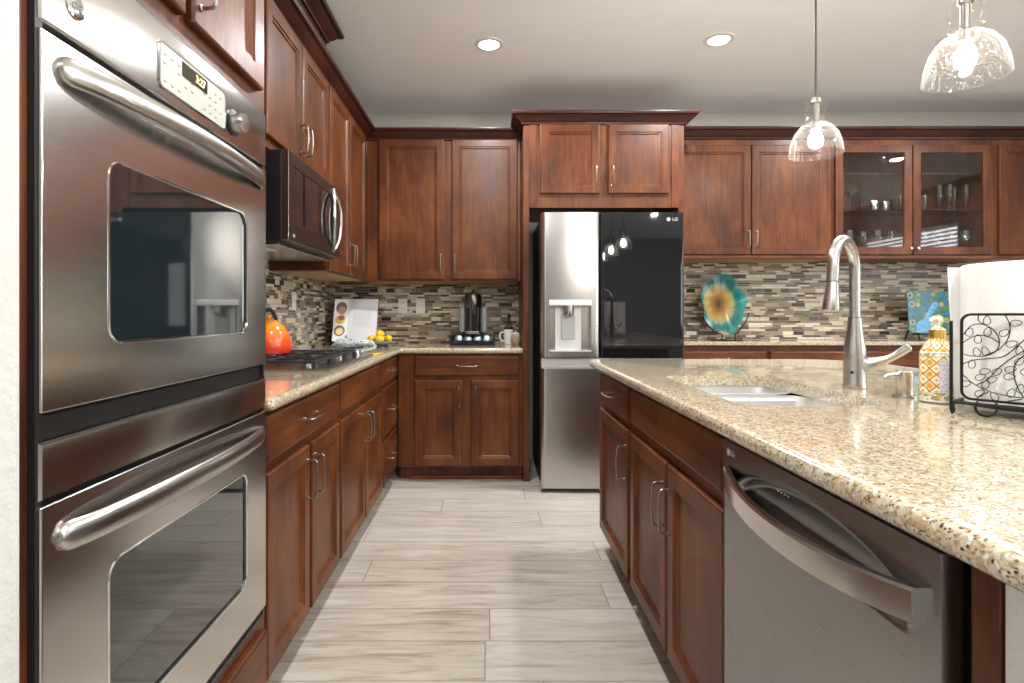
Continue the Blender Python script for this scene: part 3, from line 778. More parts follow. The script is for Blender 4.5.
part('task_light', MB().box((-1.05, M0 + .12, MZ0 - .016), (-0.95, M0 + .24, MZ0 - .0125)), plain('lamp_lens', (.9, .85, .7), .2), t)

# ---------------------------------------------------------------- refrigerator
FF = Fr('y-', 3.565)
t = thing('refrigerator', 'stainless french door refrigerator with one black glass door', 'refrigerator', (0.79, 3.95, 0))
X0, X1, XM = 0.331, 1.242, 0.712
mb = MB().box((X0 + .012, 3.58, 0.03), (X1 - .012, 4.34, 1.775)); mb.box((X0 + .03, 3.585, 0), (X1 - .03, 4.3, .03))
part('body', mb, plain('dark_grey_cabinet_steel', (.035, .035, .037), .4, .5), t, bevel=.003)
def uprof(a, b, r=.03, bulge=.008):
    def f(u):
        k = min(u - a, b - u)
        base = .055 + bulge * (1 - ((2 * u - a - b) / (b - a)) ** 2)
        if k < r: base -= r * .75 * (1 - math.sqrt(max(0, 1 - ((r - k) / r) ** 2)))
        return base
    return f
def us_of(a, b, extra=()):
    r = [.0, .001, .003, .006, .010, .015, .021, .028, .034]
    u = [a + k for k in r] + linspace(a + .05, b - .05, 14) + [b - k for k in r]
    return sorted(set(round(v, 5) for v in list(u) + list(extra)))
f = uprof(X0, XM - .002)
RX0, RX1, RZ0_, RZ1_ = .386, .652, .905, 1.20
def dep(u, z):
    if RX0 < u < RX1 and RZ0_ < z < RZ1_: return .008
    return f(u)
ex = [RX0 - .0004, RX0 + .0004, RX1 - .0004, RX1 + .0004]
zs = [.866, .870, .88, RZ0_ - .0004, RZ0_ + .0004, 1.05, RZ1_ - .0004, RZ1_ + .0004, 1.4, 1.6, 1.79, 1.793]
ld = part('door', MB().relief(us_of(X0, XM - .002, ex), zs, dep, FF, -.008), STEEL, t, label='stainless door with ice and water dispenser', smooth=.7)
GREY_PL = plain('grey_dispenser_plastic', (.42, .43, .43), .3)
part('dispenser_bar', MB().fbox(FF, RX0 - .004, RX1 + .004, 1.198, 1.234, .05, .067), plain('pale_metal', (.78, .78, .76), .3, .3), ld, bevel=.004)
part('dispenser_panel', MB().fbox(FF, .425, .595, RZ0_, 1.199, .008, .022), plain('light_grey_plastic', (.66, .67, .67), .3), ld, bevel=.004)
part('paddle', MB().plate(rrect(.466, .552, .985, 1.15, .012), [], lambda a, b, d: FF(a, b, d), .022, .034), GREY_PL, ld, bevel=.003)
part('spout', MB().lathe([(.030, 1.135), (.034, 1.142), (.036, 1.16), (.037, 1.198)], (.509, 3.565 - .045, 0), 20), STEEL, ld)
part('drip_tray', MB().fbox(FF, RX0, RX1, RZ0_ - .003, RZ0_ + .006, .008, .064), GREY_PL, ld, bevel=.002)
f2 = uprof(XM + .002, X1, .012, .002)
rd = part('door', MB().relief(us_of(XM + .002, X1), [.866, .87, 1.2, 1.789, 1.793], lambda u, z: f2(u), FF, -.008), BLACK_GLOSS, t, label='glossy black glass door', smooth=.7)
part('logo_disc', MB().lathe([(.0125, 0), (.0125, .0012), (.002, .0013)], n=24, M=face_basis('y-', FF(1.145, 1.748, .057))), plain('grey_logo', (.5, .5, .5), .4), rd)
part('logo', text_mb('LG', 0.030, face_basis('y-', FF(1.187, 1.748, .0575))), plain('pale_logo', (.62, .62, .62), .4), rd)
fd = uprof(X0, X1, .03, .008)
part('freezer_grip', MB().fbox(FF, X0 + .004, X1 - .004, .800, .860, -.008, .036), plain('pale_grip_metal', (.70, .70, .69), .32, .6), t, bevel=.004)
def depz(u, z):
    k = (.806 - z)
    return fd(u) - (.02 * (1 - min(1, k / .012)) if k < .012 else 0)
part('freezer_drawer', MB().relief(us_of(X0, X1), [.03, .035, .3, .6, .78, .794, .798, .802, .806], depz, FF, -.008), STEEL, t, smooth=.7)

# ---------------------------------------------------------------- dishwasher
FD = Fr('x-', 0.560)
t = thing('dishwasher', 'dark stainless dishwasher in the island with a wide bowed handle', 'dishwasher', (0.85, 0.95, 0))
D0, D1 = 0.6505, 1.2505
part('body', MB().box((.565, D0 + .005, .02), (1.15, D1 - .005, .865)), BLACK, t)
def dwd(u, z):
    k = (u - (D0 + D1) / 2) / .245
    if abs(k) >= 1: return .025
    top = .772 + .066 * (1 - k * k) ** .6
    bot = .735
    e_ = min(top - z, (z - bot) * .55)
    if e_ <= 0: return .025
    s_ = min(1, e_ / .022); s_ = s_ * s_ * (3 - 2 * s_)
    return .025 - .022 * s_
us = [D0, D0 + .001, D0 + .003] + linspace(D0 + .02, D1 - .02, 70) + [D1 - .003, D1 - .001, D1]
zs = [.11, .113, .3, .5, .7] + linspace(.72, .85, 46) + [.858, .862]
fd2 = part('door', MB().relief(us, zs, lambda u, z: dwd(u, z) - (.004 if u in (D0, D1) else 0), FD, 0), STEEL_DARK, t, smooth=.9)
lp = []
for k in linspace(-1, 1, 29):
    u = (D0 + D1) / 2 + k * .272
    o_ = .027 + .040 * (1 - abs(k) ** 2.2); zc = .785 - .016 * (1 - k * k)
    hh = .023
    lp.append([FD(u, zc - hh, o_), FD(u, zc - hh + .002, o_ + .010), FD(u, zc + hh - .004, o_ + .013), FD(u, zc + hh, o_ + .009), FD(u, zc + hh, o_ - .002), FD(u, zc - hh + .003, o_ - .004)])
part('handle', MB().loops(lp), STEEL_OVEN, fd2, label='pale satin bowed handle', smooth=.5)
part('logo_disc', MB().lathe([(.008, 0), (.008, .0008), (.002, .0009)], n=20, M=face_basis('x-', FD(1.228, .838, .025))), plain('grey_mark', (.55, .55, .55), .4), fd2)
part('logo', text_mb('LG', 0.019, face_basis('x-', FD(1.207, .838, .0255))), plain('pale_mark', (.6, .6, .6), .4), fd2)
mb = MB()
for i in range(4): mb.fbox(FD, 1.02 + i * .012, 1.024 + i * .012, .805, .808, .0032, .0045)
part('indicator_marks', mb, WHITE_PL, fd2)
part('toe_plate', MB().fbox(FD, D0 + .005, D1 - .005, 0, .105, -.08, -.06), BLACK, t)

# ---------------------------------------------------------------- cooktop
t = thing('cooktop', 'stainless gas cooktop with black cast iron grates set in the left counter', 'cooktop', (-0.9, 2.65, .9145))
K0, K1, KX0, KX1 = 2.22, 3.08, -1.15, -0.645
part('tray', MB().framed(type('Z', (), {'__call__': lambda s, u, z, d: Vector((z, u, .9145 + d))})(), K0, K1, KX0, KX1, [(0, 0), (0, .006), (.004, .009), (.02, .009), (.03, .005)]), STEEL, t, smooth=.3)
for (bx, by, r) in ((-1.02, 2.36, .045), (-.78, 2.36, .038), (-.90, 2.60, .055), (-1.02, 2.80, .04), (-.78, 2.80, .042)):
    b_ = part('burner', MB().lathe([(r + .012, .9195), (r + .012, .927), (r, .929), (r, .934)], (bx, by, 0), 24), STEEL, t)
    part('burner_cap', MB().lathe([(r - .004, .9345), (r - .002, .938), (r - .006, .942), (.004, .943)], (bx, by, 0), 24), IRON, b_)
for (a0, a1) in ((2.245, 2.475), (2.487, 2.715), (2.727, 2.915)):
    mb = MB(); y0, y1 = a0, a1; x0, x1 = -1.12, -.715; z0, z1 = .944, .955
    def bar(xa, ya, xb, yb, wd=.006): mb.box((min(xa, xb) - wd * (xa == xb), min(ya, yb) - wd * (ya == yb), z0), (max(xa, xb) + wd * (xa == xb), max(ya, yb) + wd * (ya == yb), z1))
    bar(x0, y0, x1, y0); bar(x0, y1, x1, y1); bar(x0, y0, x0, y1); bar(x1, y0, x1, y1); bar((x0 + x1) / 2, y0, (x0 + x1) / 2, y1)
    ym = (y0 + y1) / 2
    for xa, xb in ((x0, x0 + .085), (-.96, -.84), (x1 - .085, x1)): bar(xa, ym, xb, ym)
    for xc in (-1.02, -.78): bar(xc, y0, xc, y0 + .06); bar(xc, y1 - .06, xc, y1)
    for xa in (x0, x1):
        for ya in (y0, y1): mb.box((xa - .008, ya - .008, .9195), (xa + .008, ya + .008, z0))
    part('grate', mb, IRON, t, bevel=.002)
for i in range(5):
    x = -1.07 + i * .088
    part('knob', MB().lathe([(.021, .9195), (.021, .924), (.018, .926), (.0165, .945), (.014, .949), (.003, .95)], (x, 2.99, 0), 20), CHROME, t)

# kettle
def kettle_mat():
    m, nt, b = new_mat('flame_orange_enamel')
    s = N(nt, 'SeparateXYZ'); L(nt, objco(nt), s.inputs[0])
    L(nt, ramp(nt, math_(nt, 'DIVIDE', s.outputs[2], .16), [(0.05, (.62, .025, .012)), (.4, (.85, .09, .012)), (.75, (.9, .26, .02)), (1, (.9, .36, .04))]), b.inputs['Base Color'])
    b.inputs['Roughness'].default_value = .15; b.inputs['Coat Weight'].default_value = .6
    return m
t = thing('kettle', 'orange enamel kettle standing on the cooktop grate', 'kettle', (-1.055, 2.63, .9555), local=True)
part('body', MB().lathe([(.085, 0), (.10, .004), (.106, .02), (.104, .055), (.092, .10), (.07, .135), (.045, .15), (.043, .152)], n=40), kettle_mat(), t)
part('lid', MB().lathe([(.045, .150), (.046, .155), (.03, .163), (.01, .166), (.008, .170), (.014, .175), (.013, .182), (.003, .185)], n=24), kettle_mat(), t)
part('handle', MB().tube(spline([(0, -.095, .11), (0, -.10, .15), (0, -.06, .195), (0, .0, .21), (0, .06, .195), (0, .10, .15), (0, .095, .11)], 5), .009, 10), BLACK, t)
part('spout', MB().tube([(-.03, -.08, .075), (-.04, -.115, .10), (-.047, -.135, .125)], [.024, .017, .013], 14), kettle_mat(), t)

# oven mitts / folded cloth
def cloth_mat():
    m, nt, b = new_mat('blue_and_white_print')
    f = noise(nt, objco(nt), 60, 2, .5, 1.5)
    L(nt, ramp(nt, f, [(0.42, (.70, .72, .74)), (.5, (.72, .74, .76)), (.53, (.10, .16, .26)), (.6, (.2, .27, .36))]), b.inputs['Base Color'])
    b.inputs['Roughness'].default_value = .9
    return m
CLOTH = cloth_mat()
t = thing('oven_mitt', 'blue and white printed quilted oven mitts lying beside the cooktop', 'oven mitt', (-.80, 3.25, .9145), rz=R(-38))
def pad(cx, cy, a, b, z, th, ph):
    mb = MB(); lp = []
    for s_, dz in ((.92, 0), (1, .25), (1, .75), (.92, 1)):
        lp.append([(cx + a * s_ * math.copysign(abs(math.cos(q)) ** .6, math.cos(q)), cy + b * s_ * math.copysign(abs(math.sin(q)) ** .6, math.sin(q)), z + th * dz + .012 * (1 + math.sin(q * 2 + ph))) for q in [2 * PI * k / 36 for k in range(36)]])
    return mb.loops(lp)
part('mitt_pad', pad(0, 0, .15, .085, .0, .03, 0.4), CLOTH, t, smooth=1)
part('mitt_pad', pad(.05, -.035, .13, .075, .036, .025, 2.1), CLOTH, t, smooth=1)
# cookbook on stand
t = thing('book_stand', 'black metal stand holding the open cookbook in the counter corner', 'stand', (-1.0, 4.15, .9145))
part('ledge', MB().box((-1.15, 4.085, .930), (-.84, 4.115, .945)), BLACK_METAL, t, bevel=.003)
part('back_frame', MB().tube([(-1.1, 4.112, .935), (-1.1, 4.20, 1.19), (-.87, 4.20, 1.19), (-.87, 4.112, .935)], .005, 8), BLACK_METAL, t)
for x in (-1.1, -.87):
    part('leg', MB().tube([(x, 4.09, .92), (x, 4.2, .92), (x, 4.27, .921)], .0055, 8), BLACK_METAL, t)
    part('riser', MB().tube([(x, 4.1, .92), (x, 4.1, .934)], .005, 8), BLACK_METAL, t)
part('page_clip', MB().tube([(-1.06, 4.088, .942), (-1.062, 4.083, .955), (-1.062, 4.086, .985)], .004, 8), BLACK_METAL, t)
def page_mat():
    m, nt, b = new_mat('printed_recipe_page')
    s = N(nt, 'SeparateXYZ'); L(nt, objco(nt), s.inputs[0])
    ln = math_(nt, 'LESS_THAN', math_(nt, 'FRACT', math_(nt, 'DIVIDE', s.outputs[2], .014)), .42)
    inx = math_(nt, 'MULTIPLY', math_(nt, 'GREATER_THAN', s.outputs[0], -.04), math_(nt, 'LESS_THAN', s.outputs[0], .10))
    inz = math_(nt, 'MULTIPLY', math_(nt, 'GREATER_THAN', s.outputs[2], .10), math_(nt, 'LESS_THAN', s.outputs[2], .25))
    g = noise(nt, objco(nt, (160, 1, 70)), 1, 2)
    f = math_(nt, 'MULTIPLY', math_(nt, 'MULTIPLY', math_(nt, 'MULTIPLY', ln, inx), inz), math_(nt, 'MULTIPLY', math_(nt, 'GREATER_THAN', g, .42), .35))
    mm = N(nt, 'MixRGB'); L(nt, f, mm.inputs[0]); mm.inputs[1].default_value = (.76, .79, .83, 1); mm.inputs[2].default_value = (.25, .27, .3, 1)
    L(nt, mm.outputs[0], b.inputs['Base Color']); b.inputs['Roughness'].default_value = .6
    return m
PAPER = plain('page_paper', (.78, .78, .77), .7)
t = thing('cookbook', 'open cookbook with a food photo page on the black stand', 'book', (-.988, 4.14, .945), local=True)
lean = lambda z: .30 * z
def sheet(x0, x1, yf, th, z0=0, z1=.31):
    xs = linspace(x0, x1, 8); lp = []
    for z in (z0, z1):
        fr = [(x, yf(x) + lean(z) - .045, z) for x in xs]
        lp.append(fr + [(x, y + th, z_) for x, y, z_ in reversed(fr)])
    return MB().loops(lp)
yr = lambda x: .004 * math.sin((x + .08) / .22 * PI) * -1
yl = lambda x: -(-.078 - x) * 1.3
part('page', sheet(-.078, .143, yr, .01), page_mat(), t, label='white page of recipe text')
part('page', sheet(-.155, -.078, yl, .01), PAPER, t, label='page with food photographs')
part('cover', sheet(-.157, .146, lambda x: (yr(x) if x > -.078 else yl(x)) + .0105, .003, -.0, .314), plain('book_cover', (.55, .25, .2), .5), t)
for (cx, cz, rx, rz, col) in ((-.115, .245, .03, .045, (.14, .11, .10)), (-.112, .225, .022, .03, (.45, .22, .16)), (-.118, .155, .028, .03, (.75, .50, .06)), (-.112, .17, .018, .02, (.35, .12, .06)), (-.118, .075, .03, .04, (.22, .15, .09)), (-.118, .07, .02, .026, (.75, .58, .30))):
    lp = []
    for th in (-.0006, -.0012 - .0004 * (rx < .025)):
        lp.append([(cx + rx * math.cos(a), yl(cx + rx * math.cos(a)) + lean(cz + rz * math.sin(a)) - .045 + th, cz + rz * math.sin(a)) for a in [2 * PI * k / 20 for k in range(20)]])
    part('food_photo', MB().loops(lp), plain('food_print', col, .6), t)

# fruit plate and lemons
t = thing('plate', 'grey blue shallow dish of lemons on the counter corner', 'plate', (-.765, 3.86, .9145), local=True)
part('foot', MB().lathe([(.055, 0), (.055, .01), (.05, .014)], n=32), plain('slate_glaze', (.12, .14, .17), .25), t)
part('rim', MB().lathe([(.05, .012), (.09, .02), (.118, .032), (.12, .035), (.117, .037), (.088, .027), (.05, .02), (.003, .019)], n=40), plain('blue_grey_glaze', (.26, .29, .33), .2, coat=.4), t)
LEM = mottled('lemon_skin', (.80, .50, .02), (.88, .62, .04), 40, .4, bmp=.2)
lemon_bits = [(-.056, -.012, .0555, 'leftmost lemon on the dish'), (.005, -.056, .0555, 'front lemon on the dish, nearest the counter edge'), (.058, .005, .0555, 'rightmost lemon on the dish'), (-.002, .056, .0555, 'rear lemon on the dish nearest the tile'), (.0, .0, .088, 'topmost lemon crowning the pile on the dish')]
lem = None
for i, (x, y, z, lb) in enumerate(lemon_bits):
    loc = (-.765 + x, 3.86 + y, .9145 + z)
    if lem is None:
        mb = MB().lathe([(.003, -.036), (.006, -.033), (.014, -.028), (.024, -.017), (.027, 0), (.024, .017), (.014, .028), (.006, .033), (.003, .036)], n=20, M=Matrix.Rotation(R(90), 4, 'Y'))
        lem = o = single('lemon', mb, LEM, 'bright yellow ' + lb, 'lemon', loc, 'lemons on the dish', local=True)
    else:
        o = lem.copy(); C.objects.link(o); o.location = loc; o['label'] = 'bright yellow ' + lb
    o.rotation_euler = (0, R((-4, 4, 5, -5, 4)[i]), R((80, 15, 95, 5, 40)[i]))
t = single('sponge_cloth', pad(0, 0, .05, .035, 0, .004, 1), plain('yellow_cloth', (.75, .55, .06), .9), 'small folded yellow cloth on the counter beside the cooktop corner', 'cloth', (-.665, 3.12, .9147), local=True, smooth=1)
t.scale = (1, 1, .35)

# coffee machine on pod drawer
t = thing('pod_drawer', 'black coffee pod drawer under the coffee machine', 'pod holder', (-.12, 4.13, .9145))
part('frame', MB().box((-.285, 4.02, .916), (.045, 4.29, .922)).box((-.285, 4.02, .922), (-.272, 4.29, .986)).box((.032, 4.02, .922), (.045, 4.29, .986)).box((-.272, 4.10, .982), (.032, 4.29, .986)), BLACK, t, bevel=.002)
part('drawer_front', MB().box((-.269, 4.012, .924), (.029, 4.024, .950)), BLACK_GLOSS, t, bevel=.002)
for x in (-.278, .038):
    part('post', MB().box((x - .008, 4.008, .9145), (x + .008, 4.02, .99)), BLACK, t, bevel=.002)
POD = steel('pod_foil', (.20, .26, .31), .35, (3, 3, 3), 0)
pod = None
for i, nm in enumerate(('silver coffee pod at the left end of the pod drawer', 'silver coffee pod second from left in the pod drawer', 'silver coffee pod third from left in the pod drawer', 'silver coffee pod at the right end of the pod drawer')):
    loc = (-.225 + i * .07, 4.062, .958)
    if pod is None:
        mb = MB().lathe([(.018, -.02), (.028, 0), (.030, .004), (.031, .006), (.026, .0085), (.004, .009)], n=24, M=Matrix.Rotation(R(62), 4, 'X'))
        pod = o = single('coffee_pod', mb, POD, nm, 'coffee pod', loc, 'coffee pods in the drawer', local=True)
    else:
        o = pod.copy(); C.objects.link(o); o.location = loc; o['label'] = nm
t = thing('coffee_machine', 'black and silver pod coffee machine on the back counter', 'coffee machine', (-.12, 4.16, .9865), local=True)
part('base', MB().plate(rrect(-.075, .075, -.10, .12, .03), [], lambda a, b, d: (a, b, d), 0, .022), BLACK, t, bevel=.003)
part('body', MB().plate(rrect(-.058, .058, -.055, .11, .025), [], lambda a, b, d: (a, b, d), .022, .245), BLACK_GLOSS, t, bevel=.004)
part('drip_tray', MB().box((-.048, -.115, .01), (.048, -.05, .03)), CHROME, t, bevel=.004)
part('head', MB().lathe([(.064, .205), (.067, .212), (.067, .245), (.066, .285), (.058, .305), (.03, .318), (.004, .32)], (0, -.005, 0), 32), STEEL_BLACK, t)
part('lever', MB().tube([(0, -.03, .31), (0, -.005, .328), (0, .03, .33)], [.012, .013, .011], 10), NICKEL, t)
part('spout', MB().box((-.017, -.085, .155), (.017, -.05, .195)), BLACK, t, bevel=.005)
GREYT = plain('smoky_grey_tank', (.30, .31, .32), .2, .3)
for s in (-1, 1):
    part('side_tank', MB().plate(rrect(s * .083 - .024, s * .083 + .024, -.02, .09, .022), [], lambda a, b, d: (a, b, d), .022, .21), GREYT, t, bevel=.004)
# mug, jar, small bottle
t = thing('mug', 'white ceramic mug beside the coffee machine', 'mug', (.148, 4.12, .9145), local=True)
part('cup', MB().lathe([(.03, 0), (.034, .004), (.037, .05), (.04, .112), (.037, .112), (.033, .05), (.03, .008), (.003, .007)], n=32), CERAMIC, t)
part('handle', MB().tube(spline([(-.036, 0, .09), (-.06, 0, .088), (-.068, 0, .06), (-.055, 0, .03), (-.034, 0, .026)], 5), .006, 10), CERAMIC, t)
t = thing('jar', 'small round patterned jar in front of the white mug', 'jar', (.195, 4.03, .9145), local=True)
part('pot', MB().lathe([(.022, 0), (.034, .012), (.04, .04), (.036, .066), (.03, .078)], n=28), mottled('speckled_brown_glaze', (.22, .13, .07), (.62, .5, .38), 45, .3), t)
part('lid', MB().lathe([(.031, .078), (.032, .084), (.02, .092), (.006, .096), (.007, .104), (.002, .107)], n=24), mottled('pale_lid', (.5, .42, .32), (.66, .6, .5), 40, .4), t)
t = thing('oil_bottle', 'slim clear bottle with a dark stopper behind the mug', 'bottle', (.155, 4.25, .9145), local=True)
part('glass_body', MB().lathe([(.028, 0), (.03, .004), (.03, .12), (.022, .15), (.011, .165), (.011, .20)], n=24), glass('bottle_glass', (.75, .72, .62), .1), t)
part('stopper', MB().lathe([(.012, .2), (.014, .203), (.014, .225), (.004, .23)], n=16), BLACK, t)

# outlets
def outlet(kind, loc, label, rz):
    o = thing('outlet', label, 'outlet', loc, rz, 'wall plates on the backsplash', local=True)
    part('plate', MB().box((-.036, -.006, -.058), (.036, 0, .058)), WHITE_PL, o, bevel=.0025)
    if kind == 'duplex':
        for z in (-.022, .022):
            s = part('socket', MB().plate(rrect(-.017, .017, z - .014, z + .014, .008), [], lambda a, b, d: (a, d, b), -.0085, -.0058), WHITE_PL, o)
            part('slot', MB().box((-.008, -.0090, z - .003), (-.005, -.0086, z + .006)).box((.005, -.0090, z - .003), (.008, -.0086, z + .006)), BLACK, s)
    else:
        part('rocker', MB().box((-.016, -.010, -.032), (.016, -.0058, .032)), WHITE_PL, o, bevel=.002)
        part('screw', MB().lathe([(.004, 0), (.004, .001)], n=10, M=Matrix.Translation((0, -.0101, 0)) @ Matrix.Rotation(R(90), 4, 'X')), INK, o)
    return o
yb = BACK - T - .0005
outlet('duplex', (-.683, yb, 1.208), 'white duplex outlet on the back tile nearest the lemons', 0)
outlet('switch', (-.542, yb, 1.208), 'white switch plate on the back tile nearer the coffee machine', 0)
outlet('switch', (LEFT + T + .0005, 3.42, 1.225), 'white switch plate on the side tile above the cooktop', R(90))

# ---------------------------------------------------------------- things on the buffet
def dish_mat():
    m, nt, b = new_mat('teal_and_amber_art_glass')
    co = objco(nt); s = N(nt, 'SeparateXYZ'); L(nt, co, s.inputs[0])
    x = math_(nt, 'DIVIDE', math_(nt, 'ADD', s.outputs[0], .03), .18); z = math_(nt, 'DIVIDE', math_(nt, 'SUBTRACT', s.outputs[2], .245), .23)
    r = math_(nt, 'SQRT', math_(nt, 'ADD', math_(nt, 'MULTIPLY', x, x), math_(nt, 'MULTIPLY', z, z)))
    an = math_(nt, 'ARCTAN2', z, x)
    cv = N(nt, 'CombineXYZ'); L(nt, math_(nt, 'MULTIPLY', an, 9), cv.inputs[0]); L(nt, math_(nt, 'MULTIPLY', r, 2), cv.inputs[1])
    n1 = noise(nt, cv.outputs[0], 1.4, 3, .6)
    rr = math_(nt, 'ADD', r, math_(nt, 'MULTIPLY', math_(nt, 'SUBTRACT', n1, .5), .45))
    L(nt, ramp(nt, rr, [(0.06, (.03, .015, .01)), (.14, (.13, .05, .01)), (.28, (.20, .09, .006)), (.48, (.30, .19, .035)), (.62, (.24, .24, .09)), (.72, (.006, .13, .12)), (.85, (.004, .09, .10)), (1, (.01, .19, .17))]), b.inputs['Base Color'])
    b.inputs['Roughness'].default_value = .2; b.inputs['Coat Weight'].default_value = .15
    return m
t = thing('dish_stand', 'black wire stand holding the teal glass dish on the buffet', 'stand', (1.775, 4.12, .9415), local=True)
part('base', MB().tube(spline([(-.12, -.01, .006), (0, -.05, .006), (.12, -.01, .006)], 6), .006, 8).tube([(0, -.05, .006), (0, .09, .006)], .006, 8), BLACK_METAL, t)
for s in (-1, 1):
    part('prong', MB().tube(spline([(s * .05, -.04, .006), (s * .05, -.045, .05), (s * .09, -.01, .07), (s * .17, .03, .16), (s * .19, .045, .21)], 5), .005, 8), BLACK_METAL, t)
mb = MB(); lp = []
for k, (s_, y) in enumerate(((1.0, 0), (.93, .004), (.6, .022), (.2, .03), (.02, .03), (.02, .036), (.2, .036), (.6, .03), (.93, .012), (1.0, .006))):
    lp.append([((.166 + .010 * math.sin(5 * a + 1) + .007 * math.sin(9 * a)) * s_ * math.cos(a), y - .02 * (1 - s_) * 0, .245 + (.222 + .012 * math.sin(5 * a + 1) + .006 * math.sin(8 * a)) * s_ * math.sin(a)) for a in [2 * PI * i / 72 for i in range(72)]])
lp.append(lp[0])
o = single('glass_dish', MB().loops(lp, False, False), dish_mat(), 'wavy teal art glass dish with an amber flower centre', 'dish', (1.775, 4.125, .982), local=True, smooth=1)
o.rotation_euler = (R(-8), 0, 0)
def peacock_mat():
    m, nt, b = new_mat('painted_feather_glass')
    co = objco(nt, (1, .2, 1))
    v = N(nt, 'TexVoronoi'); v.inputs['Scale'].default_value = 16; v.inputs['Randomness'].default_value = .7; L(nt, co, v.inputs['Vector'])
    eye = ramp(nt, v.outputs['Distance'], [(0.10, (.01, .012, .05)), (.17, (.01, .03, .16)), (.22, (.02, .25, .30)), (.28, (.40, .36, .06)), (.34, (.22, .09, .02)), (.40, (.03, .24, .10))], 'LINEAR')
    n1 = noise(nt, co, 14, 4, .6, 1)
    bg = ramp(nt, n1, [(.34, (.003, .03, .06)), (.45, (.004, .14, .24)), (.54, (.006, .07, .04)), (.66, (.06, .19, .04))])
    mm = N(nt, 'MixRGB'); L(nt, ramp(nt, v.outputs['Distance'], [(.36, (0, 0, 0)), (.42, (1, 1, 1))]), mm.inputs[0]); L(nt, eye, mm.inputs[1]); L(nt, bg, mm.inputs[2])
    L(nt, mm.outputs[0], b.inputs['Base Color']); b.inputs['Roughness'].default_value = .2; b.inputs['Coat Weight'].default_value = .1
    return m
PX = 3.34
t = thing('plate_stand', 'black metal easel under the peacock plate on the buffet', 'stand', (PX, 4.13, .9415), local=True)
for s in (-1, 1):
    part('leg', MB().tube([(s * .13, -.035, .004), (s * .13, -.02, .04), (s * .13, -.03, .056), (s * .13, .01, .058), (s * .10, .035, .25)], .006, 8), BLACK_METAL, t)
    part('rear_leg', MB().tube([(s * .10, .035, .25), (s * .11, .14, .004)], .006, 8), BLACK_METAL, t)
part('cross_bar', MB().tube([(-.13, -.005, .05), (.13, -.005, .05)], .006, 8), BLACK_METAL, t)
t = thing('art_plate', 'square painted glass plate with a blue peacock and feather eyes', 'plate', (PX, 4.127, 1.0), local=True)
def warp(a, b): return (a * (1 + .05 * math.sin(b * 20)), b + .012 * math.sin(a * 22 + .6))
pl = [warp(a, b) for a, b in rrect(-.185, .185, .002, .325, .02)]
o1 = part('panel', MB().plate(pl, [], lambda a, b, d: (a, d + .10 * b, b), -.004, .004), peacock_mat(), t, bevel=.0015)
BLUE = mottled('peacock_blue', (.005, .12, .36), (.02, .32, .55), 30, .2, coat=.5)
body = [(-.14, .01), (-.04, .01), (-.015, .06), (-.03, .11), (.0, .15), (.03, .19), (.045, .215), (.03, .235), (.0, .225), (-.03, .18), (-.055, .13), (-.09, .10), (-.13, .07)]
part('bird_figure', MB().plate([(a, b) for a, b, _ in [tuple(p) for p in spline([(a, b, 0) for a, b in body + body[:1]], 3)][:-1]], [], lambda a, b, d: (a, d + .10 * b, b), -.0058, -.0042), BLUE, t)
part('leaf_patch', MB().plate([(.01 + .07 * math.cos(a), .085 + .05 * math.sin(a) + .02 * math.cos(a)) for a in [2 * PI * k / 20 for k in range(20)]], [], lambda a, b, d: (a, d + .10 * b, b), -.0054, -.0042), mottled('lime_patch', (.25, .38, .03), (.5, .5, .06), 30, .2), t)

# ---------------------------------------------------------------- stemware in the display cabinet
def glass_profile(kind):
    if kind == 'wine': o = [(.034, 0), (.034, .002), (.006, .006), (.004, .02), (.004, .075), (.012, .085), (.036, .105), (.044, .13), (.040, .16), (.033, .18)]
    elif kind == 'cocktail': o = [(.034, 0), (.034, .002), (.006, .006), (.004, .02), (.004, .10), (.008, .11), (.05, .16), (.054, .165)]
    elif kind == 'tumbler': o = [(.028, 0), (.031, .003), (.036, .12), (.037, .125)]
    elif kind == 'flute': o = [(.03, 0), (.03, .002), (.006, .006), (.004, .02), (.004, .07), (.014, .085), (.024, .13), (.024, .19), (.021, .21)]
    elif kind == 'goblet': o = [(.034, 0), (.034, .002), (.008, .008), (.006, .05), (.02, .065), (.04, .10), (.042, .14), (.036, .18)]
    else: o = [(.022, 0), (.024, .003), (.031, .03), (.031, .06), (.028, .085)]
    th = .0015; k = len(o) // 2
    inner = [(max(r - th, .001), z) for r, z in reversed(o) if z > .105 or kind in ('tumbler', 'small')]
    inner = [(r, z) for r, z in inner if z > .006]
    return o + inner + [(.001, inner[-1][1] - .001)]
SHOT = plain('silver_tumbler', (.75, .75, .74), .12, 1)
protos = {}
def put(kind, x, y, z, label, group, mat=None):
    key = kind
    if key not in protos:
        nm = {'wine': 'wine_glass', 'cocktail': 'cocktail_glass', 'tumbler': 'tumbler', 'flute': 'champagne_flute', 'goblet': 'goblet', 'small': 'silver_cup'}[kind]
        o = single(nm, MB().lathe(glass_profile(kind), n=24), mat or STEMWARE, label, 'cup' if kind == 'small' else 'glass', (x, y, z), group, local=True, smooth=1)
        protos[key] = o; return o
    o = protos[key].copy(); C.objects.link(o); o.location = (x, y, z); o['label'] = label; return o
B0 = RZb + .0455
S1, S2 = SHELF[0] + .0005, SHELF[1] + .0005
ux = lambda px, y: (px - 489) / 550 * y
put('wine', ux(883, 4.2), 4.2, S2, 'lone clear wine glass on the top shelf of the left glass door', 'stemware in the display cabinet')
for px, y, lb in ((850, 4.18, 'cocktail glass at the left end of the middle glass shelf'), (862, 4.26, 'cocktail glass second from left on the middle glass shelf')):
    put('cocktail', ux(px, y), y, S1, lb, 'cocktail glasses on the middle shelf')
